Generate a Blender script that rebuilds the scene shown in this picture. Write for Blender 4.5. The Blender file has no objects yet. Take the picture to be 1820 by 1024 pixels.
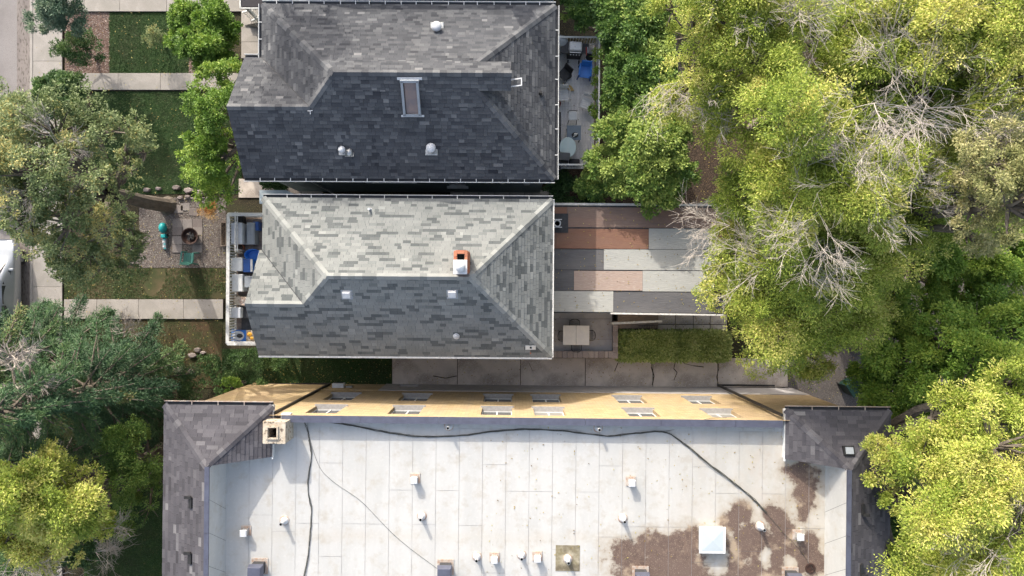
import bpy, math, random
import numpy as np
from mathutils import Vector, Matrix, noise as mnoise

random.seed(7)
rng = np.random.default_rng(11)
sc = bpy.context.scene
COL = sc.collection
H = 34.0          # camera height, metres
F = 1213.3        # focal length in photograph pixels

# ------------------------------------------------------------------ camera, sky, sun, exposure
cd = bpy.data.cameras.new('camera'); cam = bpy.data.objects.new('camera', cd); COL.objects.link(cam)
cam.location = (0, 0, H); cam.rotation_euler = (0, 0, 0)
cd.sensor_width = 36; cd.lens = 24; cd.clip_start = .5; cd.clip_end = 3000
sc.camera = cam
SUN_EL = math.radians(26); SUN_DIR = Vector((-.37, .93, 0)).normalized()      # towards the sun, on the ground
wd = bpy.data.worlds.new('World'); sc.world = wd; wd.use_nodes = True
nt = wd.node_tree; bg = nt.nodes['Background']
sky = nt.nodes.new('ShaderNodeTexSky'); sky.sky_type = 'NISHITA'; sky.sun_disc = False
sky.sun_elevation = SUN_EL; sky.sun_rotation = math.atan2(SUN_DIR.x, SUN_DIR.y)
sky.air_density = 1.0; sky.dust_density = 4; sky.ozone_density = .6
hs = nt.nodes.new('ShaderNodeHueSaturation'); hs.inputs['Saturation'].default_value = .7      # a hazy, milky sky
nt.links.new(sky.outputs[0], hs.inputs['Color']); nt.links.new(hs.outputs[0], bg.inputs[0]); bg.inputs[1].default_value = .15
sd = bpy.data.lights.new('sun', 'SUN'); so = bpy.data.objects.new('sun', sd); COL.objects.link(so)
sd.energy = 2.0; sd.angle = math.radians(.6); sd.color = (1, .93, .82)
ts = Vector((SUN_DIR.x*math.cos(SUN_EL), SUN_DIR.y*math.cos(SUN_EL), math.sin(SUN_EL)))
so.rotation_euler = ts.to_track_quat('Z', 'Y').to_euler(); so.location = (-10, 20, 40)
sc.view_settings.view_transform = 'Standard'; sc.view_settings.look = 'None'
sc.view_settings.exposure = 1.32; sc.view_settings.gamma = 1; sc.view_settings.use_curve_mapping = False
sc.cycles.use_denoising = True
sc.cycles.max_bounces = 7; sc.cycles.diffuse_bounces = 5; sc.cycles.glossy_bounces = 2
sc.cycles.transmission_bounces = 3; sc.cycles.transparent_max_bounces = 6

# ------------------------------------------------------------------ helpers
def W(px, py, z=0.0):
    s = (H-z)/F
    return Vector(((px-910)*s, -(py-512)*s, z))

def tag(o, label=None, cat=None, group=None, kind=None):
    if label: o['label'] = label
    if cat: o['category'] = cat
    if group: o['group'] = group
    if kind: o['kind'] = kind
    return o

def thing(name, label, cat, loc=(0, 0, 0), rotz=0.0, group=None):
    o = bpy.data.objects.new(name, None); COL.objects.link(o)
    o.location = loc; o.rotation_euler = (0, 0, rotz); o.empty_display_size = .2
    return tag(o, label, cat, group)

class Frame:
    """local frame of a root: pixel at height z -> local coordinates"""
    def __init__(s, root):
        s.m = (Matrix.Translation(root.location) @ Matrix.Rotation(root.rotation_euler.z, 4, 'Z')).inverted()
    def __call__(s, px, py, z=0.0):
        return s.m @ W(px, py, z)

def copy_tree(o, loc=None, rotz=None, label=None, scale=None, parent=None):
    c = o.copy(); COL.objects.link(c)
    if parent is not None: c.parent = parent
    if loc is not None: c.location = loc
    if rotz is not None: c.rotation_euler = (0, 0, rotz)
    if scale is not None: c.scale = scale if hasattr(scale, '__len__') else (scale,)*3
    if label: c['label'] = label
    for ch in list(o.children): copy_tree(ch, parent=c)
    return c

class MB:
    def __init__(s): s.v = []; s.f = []; s.t = []
    def add(s, vs, fs, tone=0.0):
        n = len(s.v); s.v += [tuple(p) for p in vs]; s.f += [tuple(i+n for i in f) for f in fs]
        s.t += [tone]*len(fs)
    def quad(s, a, b, c, d, tone=0.0): s.add([a, b, c, d], [(0, 1, 2, 3)], tone)
    def poly(s, pts, tone=0.0): s.add(pts, [tuple(range(len(pts)))], tone)
    def box(s, c, d, rz=0.0, tone=0.0, taper=1.0, rx=0.0, ry=0.0):
        hx, hy, hz = d[0]/2, d[1]/2, d[2]/2
        vs = [(x*hx*(taper if z > 0 else 1), y*hy*(taper if z > 0 else 1), z*hz) for z in (-1, 1) for x, y in ((-1, -1), (1, -1), (1, 1), (-1, 1))]
        m = Matrix.Translation(c) @ Matrix.Rotation(rz, 4, 'Z') @ Matrix.Rotation(ry, 4, 'Y') @ Matrix.Rotation(rx, 4, 'X')
        s.add([m @ Vector(v) for v in vs], [(3, 2, 1, 0), (4, 5, 6, 7), (0, 1, 5, 4), (1, 2, 6, 5), (2, 3, 7, 6), (3, 0, 4, 7)], tone)
        return s
    def bar(s, a, b, w, h, tone=0.0):
        a = Vector(a); b = Vector(b); d = b-a; L = d.length
        if L < 1e-6: return s
        q = d.to_track_quat('X', 'Z'); m = Matrix.Translation((a+b)/2) @ q.to_matrix().to_4x4()
        vs = [(x*L/2, y*w/2, z*h/2) for z in (-1, 1) for x, y in ((-1, -1), (1, -1), (1, 1), (-1, 1))]
        s.add([m @ Vector(v) for v in vs], [(3, 2, 1, 0), (4, 5, 6, 7), (0, 1, 5, 4), (1, 2, 6, 5), (2, 3, 7, 6), (3, 0, 4, 7)], tone)
        return s
    def tube(s, pts, rad, n=6, cap=True, tone=0.0):
        pts = [Vector(p) for p in pts]
        if not hasattr(rad, '__len__'): rad = [rad]*len(pts)
        vs = []; fs = []
        for i, p in enumerate(pts):
            d = (pts[min(i+1, len(pts)-1)]-pts[max(i-1, 0)])
            if d.length < 1e-9: d = Vector((0, 0, 1))
            d.normalize()
            a = d.cross(Vector((0, 0, 1))) if abs(d.z) < .9 else d.cross(Vector((1, 0, 0)))
            a.normalize(); b = d.cross(a)
            for k in range(n):
                t = 2*math.pi*k/n; vs.append(p+(a*math.cos(t)+b*math.sin(t))*rad[i])
        for i in range(len(pts)-1):
            for k in range(n):
                k2 = (k+1) % n; fs.append((i*n+k, (i+1)*n+k, (i+1)*n+k2, i*n+k2))
        if cap:
            fs.append(tuple(range(n))); fs.append(tuple(reversed(range((len(pts)-1)*n, len(pts)*n))))
        s.add(vs, fs, tone); return s
    def lathe(s, prof, c=(0, 0, 0), n=20, tone=0.0, sx=1.0, sy=1.0):
        vs = []; fs = []
        for r, z in prof:
            for k in range(n):
                t = 2*math.pi*k/n; vs.append((c[0]+r*sx*math.cos(t), c[1]+r*sy*math.sin(t), c[2]+z))
        for i in range(len(prof)-1):
            for k in range(n):
                k2 = (k+1) % n; fs.append((i*n+k, i*n+k2, (i+1)*n+k2, (i+1)*n+k))
        if prof[0][0] > 1e-4: fs.append(tuple(reversed(range(n))))
        if prof[-1][0] > 1e-4: fs.append(tuple(range((len(prof)-1)*n, len(prof)*n)))
        s.add(vs, fs, tone); return s
    def prism(s, poly, z0, z1, tone=0.0):
        n = len(poly)
        vs = [(p[0], p[1], z0) for p in poly]+[(p[0], p[1], z1) for p in poly]
        area = sum(poly[i][0]*poly[(i+1) % n][1]-poly[(i+1) % n][0]*poly[i][1] for i in range(n))
        fs = [tuple(reversed(range(n))), tuple(range(n, 2*n))]+[(i, (i+1) % n, n+(i+1) % n, n+i) for i in range(n)]
        if area < 0: fs = [tuple(reversed(f)) for f in fs]
        s.add(vs, fs, tone); return s
    def mesh(s, name, m, smooth=False):
        me = bpy.data.meshes.new(name); me.from_pydata(s.v, [], s.f); me.materials.append(m)
        if any(s.t):
            a = me.attributes.new('tone', 'FLOAT', 'FACE'); a.data.foreach_set('value', s.t)
        if smooth: me.polygons.foreach_set('use_smooth', [True]*len(me.polygons))
        me.update(); return me
    def build(s, name, m, parent=None, smooth=False, bevel=0.0, loc=(0, 0, 0), rotz=0.0, **kw):
        o = bpy.data.objects.new(name, s.mesh(name, m, smooth)); COL.objects.link(o); o.location = loc; o.rotation_euler = (0, 0, rotz)
        if parent is not None: o.parent = parent
        if bevel:
            b = o.modifiers.new('bevel', 'BEVEL'); b.width = bevel; b.segments = 2; b.limit_method = 'ANGLE'
        return tag(o, **kw)

def place(o, name, parent, loc=(0, 0, 0), rotz=0.0):
    """another object with the same mesh data"""
    c = bpy.data.objects.new(name, o.data); COL.objects.link(c); c.location = loc; c.rotation_euler = (0, 0, rotz); c.parent = parent
    return c

# ------------------------------------------------------------------ materials
def mat(name, c1, c2=None, scale=3.0, rough=.85, bump=0.0, bscale=40.0, c3=None, big=None, bigscale=.35, metal=0.0,
        tone=None, spec=.3, stretch=None, detail=6.0, speck=None, speckscale=60, speckamt=.3):
    m = bpy.data.materials.new(name); m.use_nodes = True; n = m.node_tree.nodes; l = m.node_tree.links
    p = n['Principled BSDF']; p.inputs['Roughness'].default_value = rough; p.inputs['Metallic'].default_value = metal
    p.inputs['Specular IOR Level'].default_value = spec
    tc = n.new('ShaderNodeTexCoord'); src = tc.outputs['Object']
    if stretch:
        mp = n.new('ShaderNodeMapping'); mp.inputs['Scale'].default_value = stretch; l.new(src, mp.inputs[0]); src = mp.outputs[0]
    def nz(sc_, det=detail, r=.6):
        t = n.new('ShaderNodeTexNoise'); t.inputs['Scale'].default_value = sc_; t.inputs['Detail'].default_value = det
        t.inputs['Roughness'].default_value = r; l.new(src, t.inputs['Vector']); return t.outputs[0]
    def ramp(f, a, b):
        r = n.new('ShaderNodeMapRange'); r.inputs[1].default_value = a; r.inputs[2].default_value = b; l.new(f, r.inputs[0]); return r.outputs[0]
    def mix(f, a, b):
        x = n.new('ShaderNodeMix'); x.data_type = 'RGBA'
        if isinstance(f, float): x.inputs[0].default_value = f
        else: l.new(f, x.inputs[0])
        for k, v in ((6, a), (7, b)):
            if isinstance(v, tuple): x.inputs[k].default_value = (*v, 1)
            else: l.new(v, x.inputs[k])
        return x.outputs[2]
    c2 = c2 or tuple(x*.82 for x in c1)
    col = mix(ramp(nz(scale), .35, .65), c1, c2)
    if big: col = mix(ramp(nz(bigscale, 4), .45, .62), col, big)
    if tone:
        at = n.new('ShaderNodeAttribute'); at.attribute_name = 'tone'; col = mix(at.outputs['Fac'], col, tone)
    if speck:
        col = mix(ramp(nz(speckscale, 2, .5), .6-speckamt*.3, .68), col, speck)
    l.new(col, p.inputs['Base Color'])
    if bump:
        b = n.new('ShaderNodeBump'); b.inputs['Strength'].default_value = bump; b.inputs['Distance'].default_value = .02
        l.new(nz(bscale, 4), b.inputs['Height']); l.new(b.outputs[0], p.inputs['Normal'])
    return m

def ramp_mat(name, stops, rough=.9, grain=120, grainamt=.25, spec=.2, bump=.3, big=.12):
    """colour ramp through the per-face tone, with fine mineral grain"""
    m = bpy.data.materials.new(name); m.use_nodes = True; n = m.node_tree.nodes; l = m.node_tree.links
    p = n['Principled BSDF']; p.inputs['Roughness'].default_value = rough; p.inputs['Specular IOR Level'].default_value = spec
    at = n.new('ShaderNodeAttribute'); at.attribute_name = 'tone'
    cr = n.new('ShaderNodeValToRGB'); e = cr.color_ramp.elements
    while len(e) < len(stops): e.new(.5)
    for k, (pos, c) in enumerate(stops): e[k].position = pos; e[k].color = (*c, 1)
    l.new(at.outputs['Fac'], cr.inputs[0])
    tc = n.new('ShaderNodeTexCoord')
    t = n.new('ShaderNodeTexNoise'); t.inputs['Scale'].default_value = grain; t.inputs['Detail'].default_value = 3; l.new(tc.outputs['Object'], t.inputs['Vector'])
    t2 = n.new('ShaderNodeTexNoise'); t2.inputs['Scale'].default_value = .8; t2.inputs['Detail'].default_value = 5; l.new(tc.outputs['Object'], t2.inputs['Vector'])
    r = n.new('ShaderNodeMapRange'); r.inputs[1].default_value = .3; r.inputs[2].default_value = .7; r.inputs[3].default_value = 1-grainamt; r.inputs[4].default_value = 1+grainamt; l.new(t.outputs[0], r.inputs[0])
    r2 = n.new('ShaderNodeMapRange'); r2.inputs[1].default_value = .3; r2.inputs[2].default_value = .7; r2.inputs[3].default_value = 1-big; r2.inputs[4].default_value = 1+big; l.new(t2.outputs[0], r2.inputs[0])
    mu = n.new('ShaderNodeMath'); mu.operation = 'MULTIPLY'; l.new(r.outputs[0], mu.inputs[0]); l.new(r2.outputs[0], mu.inputs[1])
    v = n.new('ShaderNodeVectorMath'); v.operation = 'SCALE'; l.new(cr.outputs[0], v.inputs[0]); l.new(mu.outputs[0], v.inputs['Scale'])
    l.new(v.outputs[0], p.inputs['Base Color'])
    if bump:
        b = n.new('ShaderNodeBump'); b.inputs['Strength'].default_value = bump; b.inputs['Distance'].default_value = .01
        l.new(t.outputs[0], b.inputs['Height']); l.new(b.outputs[0], p.inputs['Normal'])
    return m

def leaf_mat(name, stops, transl=.3):
    m = bpy.data.materials.new(name); m.use_nodes = True; n = m.node_tree.nodes; l = m.node_tree.links
    p = n['Principled BSDF']; p.inputs['Roughness'].default_value = .55; p.inputs['Specular IOR Level'].default_value = .35
    at = n.new('ShaderNodeAttribute'); at.attribute_name = 'tone'
    cr = n.new('ShaderNodeValToRGB'); e = cr.color_ramp.elements
    while len(e) < len(stops): e.new(.5)
    for k, (pos, c) in enumerate(stops): e[k].position = pos; e[k].color = (*c, 1)
    l.new(at.outputs['Fac'], cr.inputs[0]); l.new(cr.outputs[0], p.inputs['Base Color'])
    tr = n.new('ShaderNodeBsdfTranslucent'); l.new(cr.outputs[0], tr.inputs['Color'])
    mx = n.new('ShaderNodeMixShader'); mx.inputs[0].default_value = transl
    l.new(p.outputs[0], mx.inputs[1]); l.new(tr.outputs[0], mx.inputs[2]); l.new(mx.outputs[0], n['Material Output'].inputs[0])
    return m

M = {}
M['white'] = mat('white_paint', (0.662, 0.672, 0.672), (0.552, 0.561, 0.552), 6, .5, spec=.4)
M['weathered_white'] = mat('weathered_white_paint', (.74, .74, .72), (.45, .44, .42), 9, .7, big=(.6, .6, .58), bigscale=2)
M['metal_white'] = mat('white_metal', (0.615, 0.623, 0.640), (0.508, 0.517, 0.533), 8, .35, spec=.5)
M['galv'] = mat('galvanised_metal', (.55, .56, .56), (.38, .38, .37), 14, .4, metal=.6)
M['rusty'] = mat('weathered_sheet_metal', (.50, .47, .43), (.40, .27, .2), 9, .6, metal=.3)
M['dark_metal'] = mat('dark_slate_metal', (.105, .115, .16), (.085, .09, .125), 4, .45, metal=.2)
M['black'] = mat('black_plastic', (.018, .018, .02), (.03, .03, .03), 8, .55)
M['charcoal'] = mat('charcoal_plastic', (.05, .053, .06), (.035, .036, .04), 8, .6)
M['hole'] = mat('hole_dark', (.006, .006, .006), (.004, .004, .004), 8, .95, spec=0)  # near-black colour stands in for the unlit inside of pipes and flues
M['concrete'] = mat('pale_concrete', (0.353, 0.328, 0.302), (0.302, 0.281, 0.260), 2.2, .9, .25, 60, big=(0.277, 0.260, 0.235), bigscale=.7, speck=(0.227, 0.210, 0.193), speckscale=45, speckamt=.15)
M['drive'] = mat('driveway_concrete', (.58, .515, .46), (.47, .415, .37), 1.4, .9, .35, 45, big=(.33, .285, .25), bigscale=.6, speck=(.56, .5, .44), speckscale=30, speckamt=.2)
M['gutterpan'] = mat('gutter_concrete', (0.232, 0.204, 0.187), (0.170, 0.148, 0.139), 2, .9, .3, 50, speck=(0.101, 0.087, 0.077), speckscale=14, stretch=(1, .35, 1))
M['road'] = mat('road_surface', (0.233, 0.214, 0.210), (0.196, 0.180, 0.176), 1.2, .92, .4, 70, big=(0.250, 0.232, 0.227), speck=(0.167, 0.155, 0.146), speckscale=35)
M['asphalt'] = mat('alley_asphalt', (.10, .088, .084), (.07, .06, .058), 1.5, .95, .5, 50, speck=(.2, .18, .16), speckscale=40)
M['soil'] = mat('soil', (.04, .027, .02), (.022, .016, .012), 2.5, .95, .8, 22, speck=(.14, .1, .07), speckscale=25, speckamt=.4)
M['dryturf'] = mat('dry_turf', (.05, .055, .022), (.085, .062, .035), 1.6, .95, .8, 60, big=(.10, .055, .035), bigscale=.9, speck=(.03, .04, .012), speckscale=40, speckamt=.5)
M['lawn'] = mat('lawn_soil', (.022, .05, .015), (.034, .065, .018), 5, .95, .9, 70, big=(.035, .05, .02), bigscale=.6)
M['lawn_dry'] = mat('worn_lawn', (.04, .06, .02), (.07, .062, .03), 1.2, .95, .9, 70, big=(.12, .09, .05), bigscale=.55)
M['under'] = mat('leaf_litter', (.035, .028, .018), (.02, .018, .012), 3, .95, .8, 30, big=(.03, .035, .015), bigscale=.6, speck=(.12, .1, .05), speckscale=22, speckamt=.25)
M['siding_yellow'] = mat('yellow_brick', (0.474, 0.363, 0.213), (0.418, 0.308, 0.165), 3, .85, .3, 40, big=(0.442, 0.332, 0.205), bigscale=.5)
M['foundation'] = mat('grey_stucco', (.42, .40, .405), (.35, .335, .335), 3, .9, .3, 60)
M['siding_grey'] = mat('grey_green_siding', (.22, .25, .255), (.18, .21, .21), 3, .8)
M['siding_blue'] = mat('pale_blue_siding', (.45, .52, .56), (.38, .44, .47), 3, .8)
M['sill'] = mat('limestone_sill', (.33, .32, .31), (.26, .25, .245), 8, .8)
M['glass'] = mat('window_glass', (.03, .035, .04), (.05, .055, .06), 1.2, .08, spec=.8)
M['blind'] = mat('window_blind', (.26, .255, .24), (.2, .195, .185), 2, .4, spec=.6)
def brick_wall(m):
    n = m.node_tree.nodes; l = m.node_tree.links; p = n['Principled BSDF']
    src = p.inputs['Base Color'].links[0].from_socket
    tc = n.new('ShaderNodeTexCoord'); mp = n.new('ShaderNodeMapping'); mp.inputs['Rotation'].default_value = (math.pi/2, 0, 0); l.new(tc.outputs['Object'], mp.inputs[0])
    bt = n.new('ShaderNodeTexBrick'); bt.inputs['Scale'].default_value = 1; bt.inputs['Brick Width'].default_value = .30; bt.inputs['Row Height'].default_value = .16; bt.inputs['Mortar Size'].default_value = .012
    bt.inputs['Color1'].default_value = (1.05, 1.05, 1.05, 1); bt.inputs['Color2'].default_value = (.8, .78, .76, 1); bt.inputs['Mortar'].default_value = (.62, .62, .64, 1); l.new(mp.outputs[0], bt.inputs['Vector'])
    mx = n.new('ShaderNodeMix'); mx.data_type = 'RGBA'; mx.blend_type = 'MULTIPLY'; mx.inputs[0].default_value = .8; l.new(src, mx.inputs[6]); l.new(bt.outputs['Color'], mx.inputs[7])
    t = n.new('ShaderNodeTexNoise'); t.inputs['Scale'].default_value = 1.4; t.inputs['Detail'].default_value = 6
    m2 = n.new('ShaderNodeMapping'); m2.inputs['Scale'].default_value = (2.2, 1, .22); l.new(tc.outputs['Object'], m2.inputs[0]); l.new(m2.outputs[0], t.inputs['Vector'])
    r = n.new('ShaderNodeMapRange'); r.inputs[1].default_value = .5; r.inputs[2].default_value = .75; r.inputs[4].default_value = .5; l.new(t.outputs[0], r.inputs[0])
    m3 = n.new('ShaderNodeMix'); m3.data_type = 'RGBA'; l.new(r.outputs[0], m3.inputs[0]); l.new(mx.outputs[2], m3.inputs[6]); m3.inputs[7].default_value = (.33, .27, .19, 1)
    l.new(m3.outputs[2], p.inputs['Base Color'])
brick_wall(M['siding_yellow'])
M['brick'] = ramp_mat('chimney_brick', [(0, (.36, .125, .07)), (.5, (.48, .2, .12)), (1, (.3, .13, .08))], grain=60)
M['mortar'] = mat('mortar', (.42, .36, .3), (.34, .28, .24), 12, .95, .3)
M['cream'] = mat('cream_render', (.50, .45, .37), (.38, .31, .23), 5, .85, .3, 30, speck=(0.108, 0.081, 0.063), speckscale=9, speckamt=.1)
M['bark'] = mat('grey_bark', (.17, .145, .12), (.10, .085, .07), 8, .95, .8, 25, stretch=(1, 1, .3))
M['deadwood'] = mat('bare_pale_wood', (.42, .38, .34), (.3, .27, .24), 10, .9)
M['rustpot'] = mat('rusty_steel', (.055, .028, .022), (.03, .018, .015), 10, .8, .4)
M['terracotta'] = mat('terracotta', (.42, .15, .08), (.3, .1, .06), 10, .8)
M['blue'] = mat('blue_plastic', (.03, .19, .62), (.025, .15, .5), 5, .4, spec=.5)
M['deepblue'] = mat('deep_blue_plastic', (.025, .09, .32), (.02, .07, .25), 5, .45, spec=.5)
M['teal'] = mat('teal_plastic', (.01, .33, .33), (.01, .25, .26), 5, .4, spec=.5)
M['bingreen'] = mat('dark_bin_green', (.006, .026, .02), (.006, .022, .018), 5, .5)
M['green'] = mat('green_plastic', (.035, .15, .125), (.028, .12, .1), 5, .45, spec=.5)
M['greyplastic'] = mat('grey_plastic', (.30, .33, .36), (.25, .27, .3), 5, .5)
M['litegrey'] = mat('light_grey_plastic', (.58, .61, .65), (.5, .52, .55), 5, .5)
M['orange'] = mat('orange_plastic', (.75, .3, .05), (.7, .45, .05), 9, .5)
M['red'] = mat('red_plastic', (.45, .04, .035), (.35, .05, .04), 9, .5)
M['straw'] = mat('straw', (.52, .38, .16), (.38, .26, .1), 20, .9, .3)
M['wood'] = mat('weathered_wood', (0.312, 0.247, 0.195), (0.208, 0.163, 0.130), 5, .9, stretch=(1, 8, 1))
M['deckgrey'] = ramp_mat('grey_deck_paint', [(0, (.50, .49, .50)), (.5, (.60, .59, .595)), (1, (.44, .43, .435))], grain=14, grainamt=.12, bump=0)
M['deckbrown'] = ramp_mat('brown_deck_boards', [(0, (.20, .165, .15)), (.5, (.27, .23, .21)), (1, (.15, .125, .115))], grain=14, grainamt=.2, bump=0)
M['greenish_glass'] = mat('pale_green_glass', (.42, .52, .52), (.36, .46, .47), 2, .12, spec=.7)
M['carpaint'] = mat('silver_car_paint', (.36, .38, .40), (.34, .36, .38), 3, .28, metal=.5, spec=.6)
M['darkpaint'] = mat('dark_car_paint', (.04, .06, .1), (.035, .055, .09), 3, .2, metal=.5, spec=.6)
M['rubber'] = mat('tyre_rubber', (.02, .02, .02), (.03, .03, .03), 20, .8)
M['taillight'] = mat('tail_light', (.45, .02, .03), (.4, .02, .03), 5, .2, spec=.6)
M['headlight'] = mat('headlight_lens', (.6, .62, .65), (.5, .5, .55), 5, .1, spec=.8)
M['tabletop'] = mat('beige_table_top', (.80, .77, .73), (.74, .71, .68), 4, .5)
M['cable'] = mat('black_cable', (.05, .05, .045), (.08, .08, .07), 9, .7)
M['grout'] = mat('dark_joint', (.07, .055, .045), (.045, .036, .03), 9, .95)
M['skylightglass'] = mat('skylight_glass', (.24, .17, .145), (.16, .13, .13), 2.5, .15, spec=.6)
M['dome'] = mat('pale_skylight_dome', (0.446, 0.504, 0.533), (0.418, 0.475, 0.504), 2, .3, spec=.5)
M['stone'] = ramp_mat('grey_stone', [(0, (.14, .12, .11)), (.5, (.26, .22, .21)), (1, (.36, .31, .29))], grain=25, grainamt=.2)
M['gravel'] = ramp_mat('crushed_gravel', [(0, (0.074, 0.059, 0.054)), (.4, (0.171, 0.146, 0.131)), (.8, (0.245, 0.217, 0.195)), (1, (0.371, 0.362, 0.329))], grain=40, bump=0)
M['mulch'] = ramp_mat('pink_rock_mulch', [(0, (0.105, 0.066, 0.053)), (.4, (0.218, 0.149, 0.123)), (.8, (0.307, 0.237, 0.202)), (1, (0.484, 0.438, 0.394))], grain=40, bump=0)
M['paver'] = ramp_mat('concrete_paver', [(0, (0.131, 0.109, 0.102)), (.5, (0.181, 0.159, 0.148)), (1, (0.231, 0.209, 0.197))], grain=20, grainamt=.15)
M['shingle_dark'] = ramp_mat('dark_slate_shingle', [(0, (0.032, 0.034, 0.041)), (.45, (0.079, 0.082, 0.090)), (.8, (0.126, 0.129, 0.135)), (1, (0.180, 0.180, 0.184))], grain=90, grainamt=.3)
M['shingle_light'] = ramp_mat('grey_blend_shingle', [(0, (0.093, 0.102, 0.104)), (.25, (0.120, 0.129, 0.130)), (.4, (0.168, 0.178, 0.175)), (.8, (0.206, 0.215, 0.209)), (1, (0.256, 0.265, 0.256))], grain=90, grainamt=.25)
M['shingle_mid'] = ramp_mat('charcoal_shingle', [(0, (0.047, 0.045, 0.051)), (.45, (0.075, 0.072, 0.082)), (.8, (0.106, 0.102, 0.112)), (1, (0.170, 0.166, 0.174))], grain=90, grainamt=.3)
M['flame'] = leaf_mat('dry_orange_foliage', [(0, (.3, .13, .04)), (.5, (.45, .25, .08)), (1, (.5, .36, .16))], .2)

# ---- the stained white membrane: per-vertex masks 'dirt' (beige) and 'stain' (brown), edges broken by noise
def membrane_mat():
    m = bpy.data.materials.new('white_roof_membrane'); m.use_nodes = True; n = m.node_tree.nodes; l = m.node_tree.links
    p = n['Principled BSDF']; p.inputs['Roughness'].default_value = .7; p.inputs['Specular IOR Level'].default_value = .25
    tc = n.new('ShaderNodeTexCoord')
    def nz(s, d=6, r=.6, st=None):
        t = n.new('ShaderNodeTexNoise'); t.inputs['Scale'].default_value = s; t.inputs['Detail'].default_value = d; t.inputs['Roughness'].default_value = r
        if st:
            mp = n.new('ShaderNodeMapping'); mp.inputs['Scale'].default_value = st; l.new(tc.outputs['Object'], mp.inputs[0]); l.new(mp.outputs[0], t.inputs['Vector'])
        else: l.new(tc.outputs['Object'], t.inputs['Vector'])
        return t.outputs[0]
    def mp(f, a, b, c=0.0, d=1.0):
        r = n.new('ShaderNodeMapRange'); r.inputs[1].default_value = a; r.inputs[2].default_value = b; r.inputs[3].default_value = c; r.inputs[4].default_value = d; l.new(f, r.inputs[0]); return r.outputs[0]
    def mix(f, a, b):
        x = n.new('ShaderNodeMix'); x.data_type = 'RGBA'; l.new(f, x.inputs[0])
        for k, v in ((6, a), (7, b)):
            if isinstance(v, tuple): x.inputs[k].default_value = (*v, 1)
            else: l.new(v, x.inputs[k])
        return x.outputs[2]
    def math_(op, a, b):
        x = n.new('ShaderNodeMath'); x.operation = op
        for k, v in ((0, a), (1, b)):
            if isinstance(v, float): x.inputs[k].default_value = v
            else: l.new(v, x.inputs[k])
        return x.outputs[0]
    def attr(nm):
        a = n.new('ShaderNodeAttribute'); a.attribute_name = nm; return a.outputs['Fac']
    col = mix(mp(nz(1.1, 5, .6, (1, .25, 1)), .4, .68), (.465, .465, .457), (.405, .408, .40))
    col = mix(mp(nz(9, 4), .55, .8, 0., .4), col, (.6, .59, .56))
    col = mix(mp(nz(70, 2), .66, .72, 0., .35), col, (.45, .42, .38))
    col = mix(mp(nz(.55, 7, .7), .48, .72, 0., .4), col, (.455, .445, .42))
    col = mix(mp(nz(3.5, 6, .75, (1, .12, 1)), .6, .78, 0., .3), col, (.38, .365, .34))
    d = math_('MULTIPLY', attr('dirt'), mp(nz(1.3, 6, .65), .2, .55))
    col = mix(d, col, (.42, .375, .30))
    d2 = math_('MULTIPLY', attr('dirt'), mp(nz(.8, 6, .7, (1, .6, 1)), .5, .72, 0., .7))
    col = mix(d2, col, (.42, .31, .225))
    st = attr('stain')
    e = math_('ADD', st, mp(nz(2.2, 8, .7), .25, .75, -.30, .30))
    ring = mp(e, .35, .49)
    halo = mp(e, .02, .40, 0., .8)
    col = mix(halo, col, (.33, .285, .225))
    brown = mix(mp(nz(6, 7, .7), .42, .72), (.088, .06, .05), (.21, .15, .115))
    brown = mix(mp(nz(1.0, 4), .40, .66, 0., .8), (.13, .092, .076), brown)
    brown = mix(mp(nz(.9, 5, .6), .54, .64), brown, (.33, .26, .19))
    brown = mix(mp(nz(30, 2, .5), .62, .68, 0., .45), brown, (.5, .43, .34))
    col = mix(ring, col, brown)
    l.new(col, p.inputs['Base Color'])
    b = n.new('ShaderNodeBump'); b.inputs['Strength'].default_value = .25; b.inputs['Distance'].default_value = .02
    l.new(nz(2.2, 5, .6, (1, .3, 1)), b.inputs['Height']); l.new(b.outputs[0], p.inputs['Normal'])
    return m
M['membrane'] = membrane_mat()

# ------------------------------------------------------------------ ground, street and yards
def rect_px(x0, y0, x1, y1, z=0.0):
    a = W(x0, y0, z); b = W(x1, y1, z); return [(a.x, b.y), (b.x, b.y), (b.x, a.y), (a.x, a.y)]

def sheet(name, poly, z, m, parent=None, **kw):
    b = MB(); b.poly([(p[0], p[1], z) for p in poly]); return b.build(name, m, parent, **kw)

b = MB(); R = 1200
b.quad((-R, -R, 0), (R, -R, 0), (R, R, 0), (-R, R, 0)); b.build('ground', M['under'], kind='structure')
def px_poly(pts, z): return [tuple(W(x, y, 0))[:2] for x, y in pts]
XR = W(57, 0).x
b = MB(); b.quad((-400, -300, .004), (XR-.75, -300, .004), (XR-.75, 300, .004), (-400, 300, .004)); b.build('road', M['road'], kind='structure')
b = MB()
b.add([(XR-.75, -300, .006), (XR-.04, -300, .012), (XR-.04, 300, .012), (XR-.75, 300, .006)], [(0, 1, 2, 3)])
b.build('road_gutter', M['gutterpan'], kind='structure')
b = MB(); b.box((XR+.035, 0, .06), (.15, 600, .12)); b.build('kerb', M['concrete'], bevel=.015, kind='structure')

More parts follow.
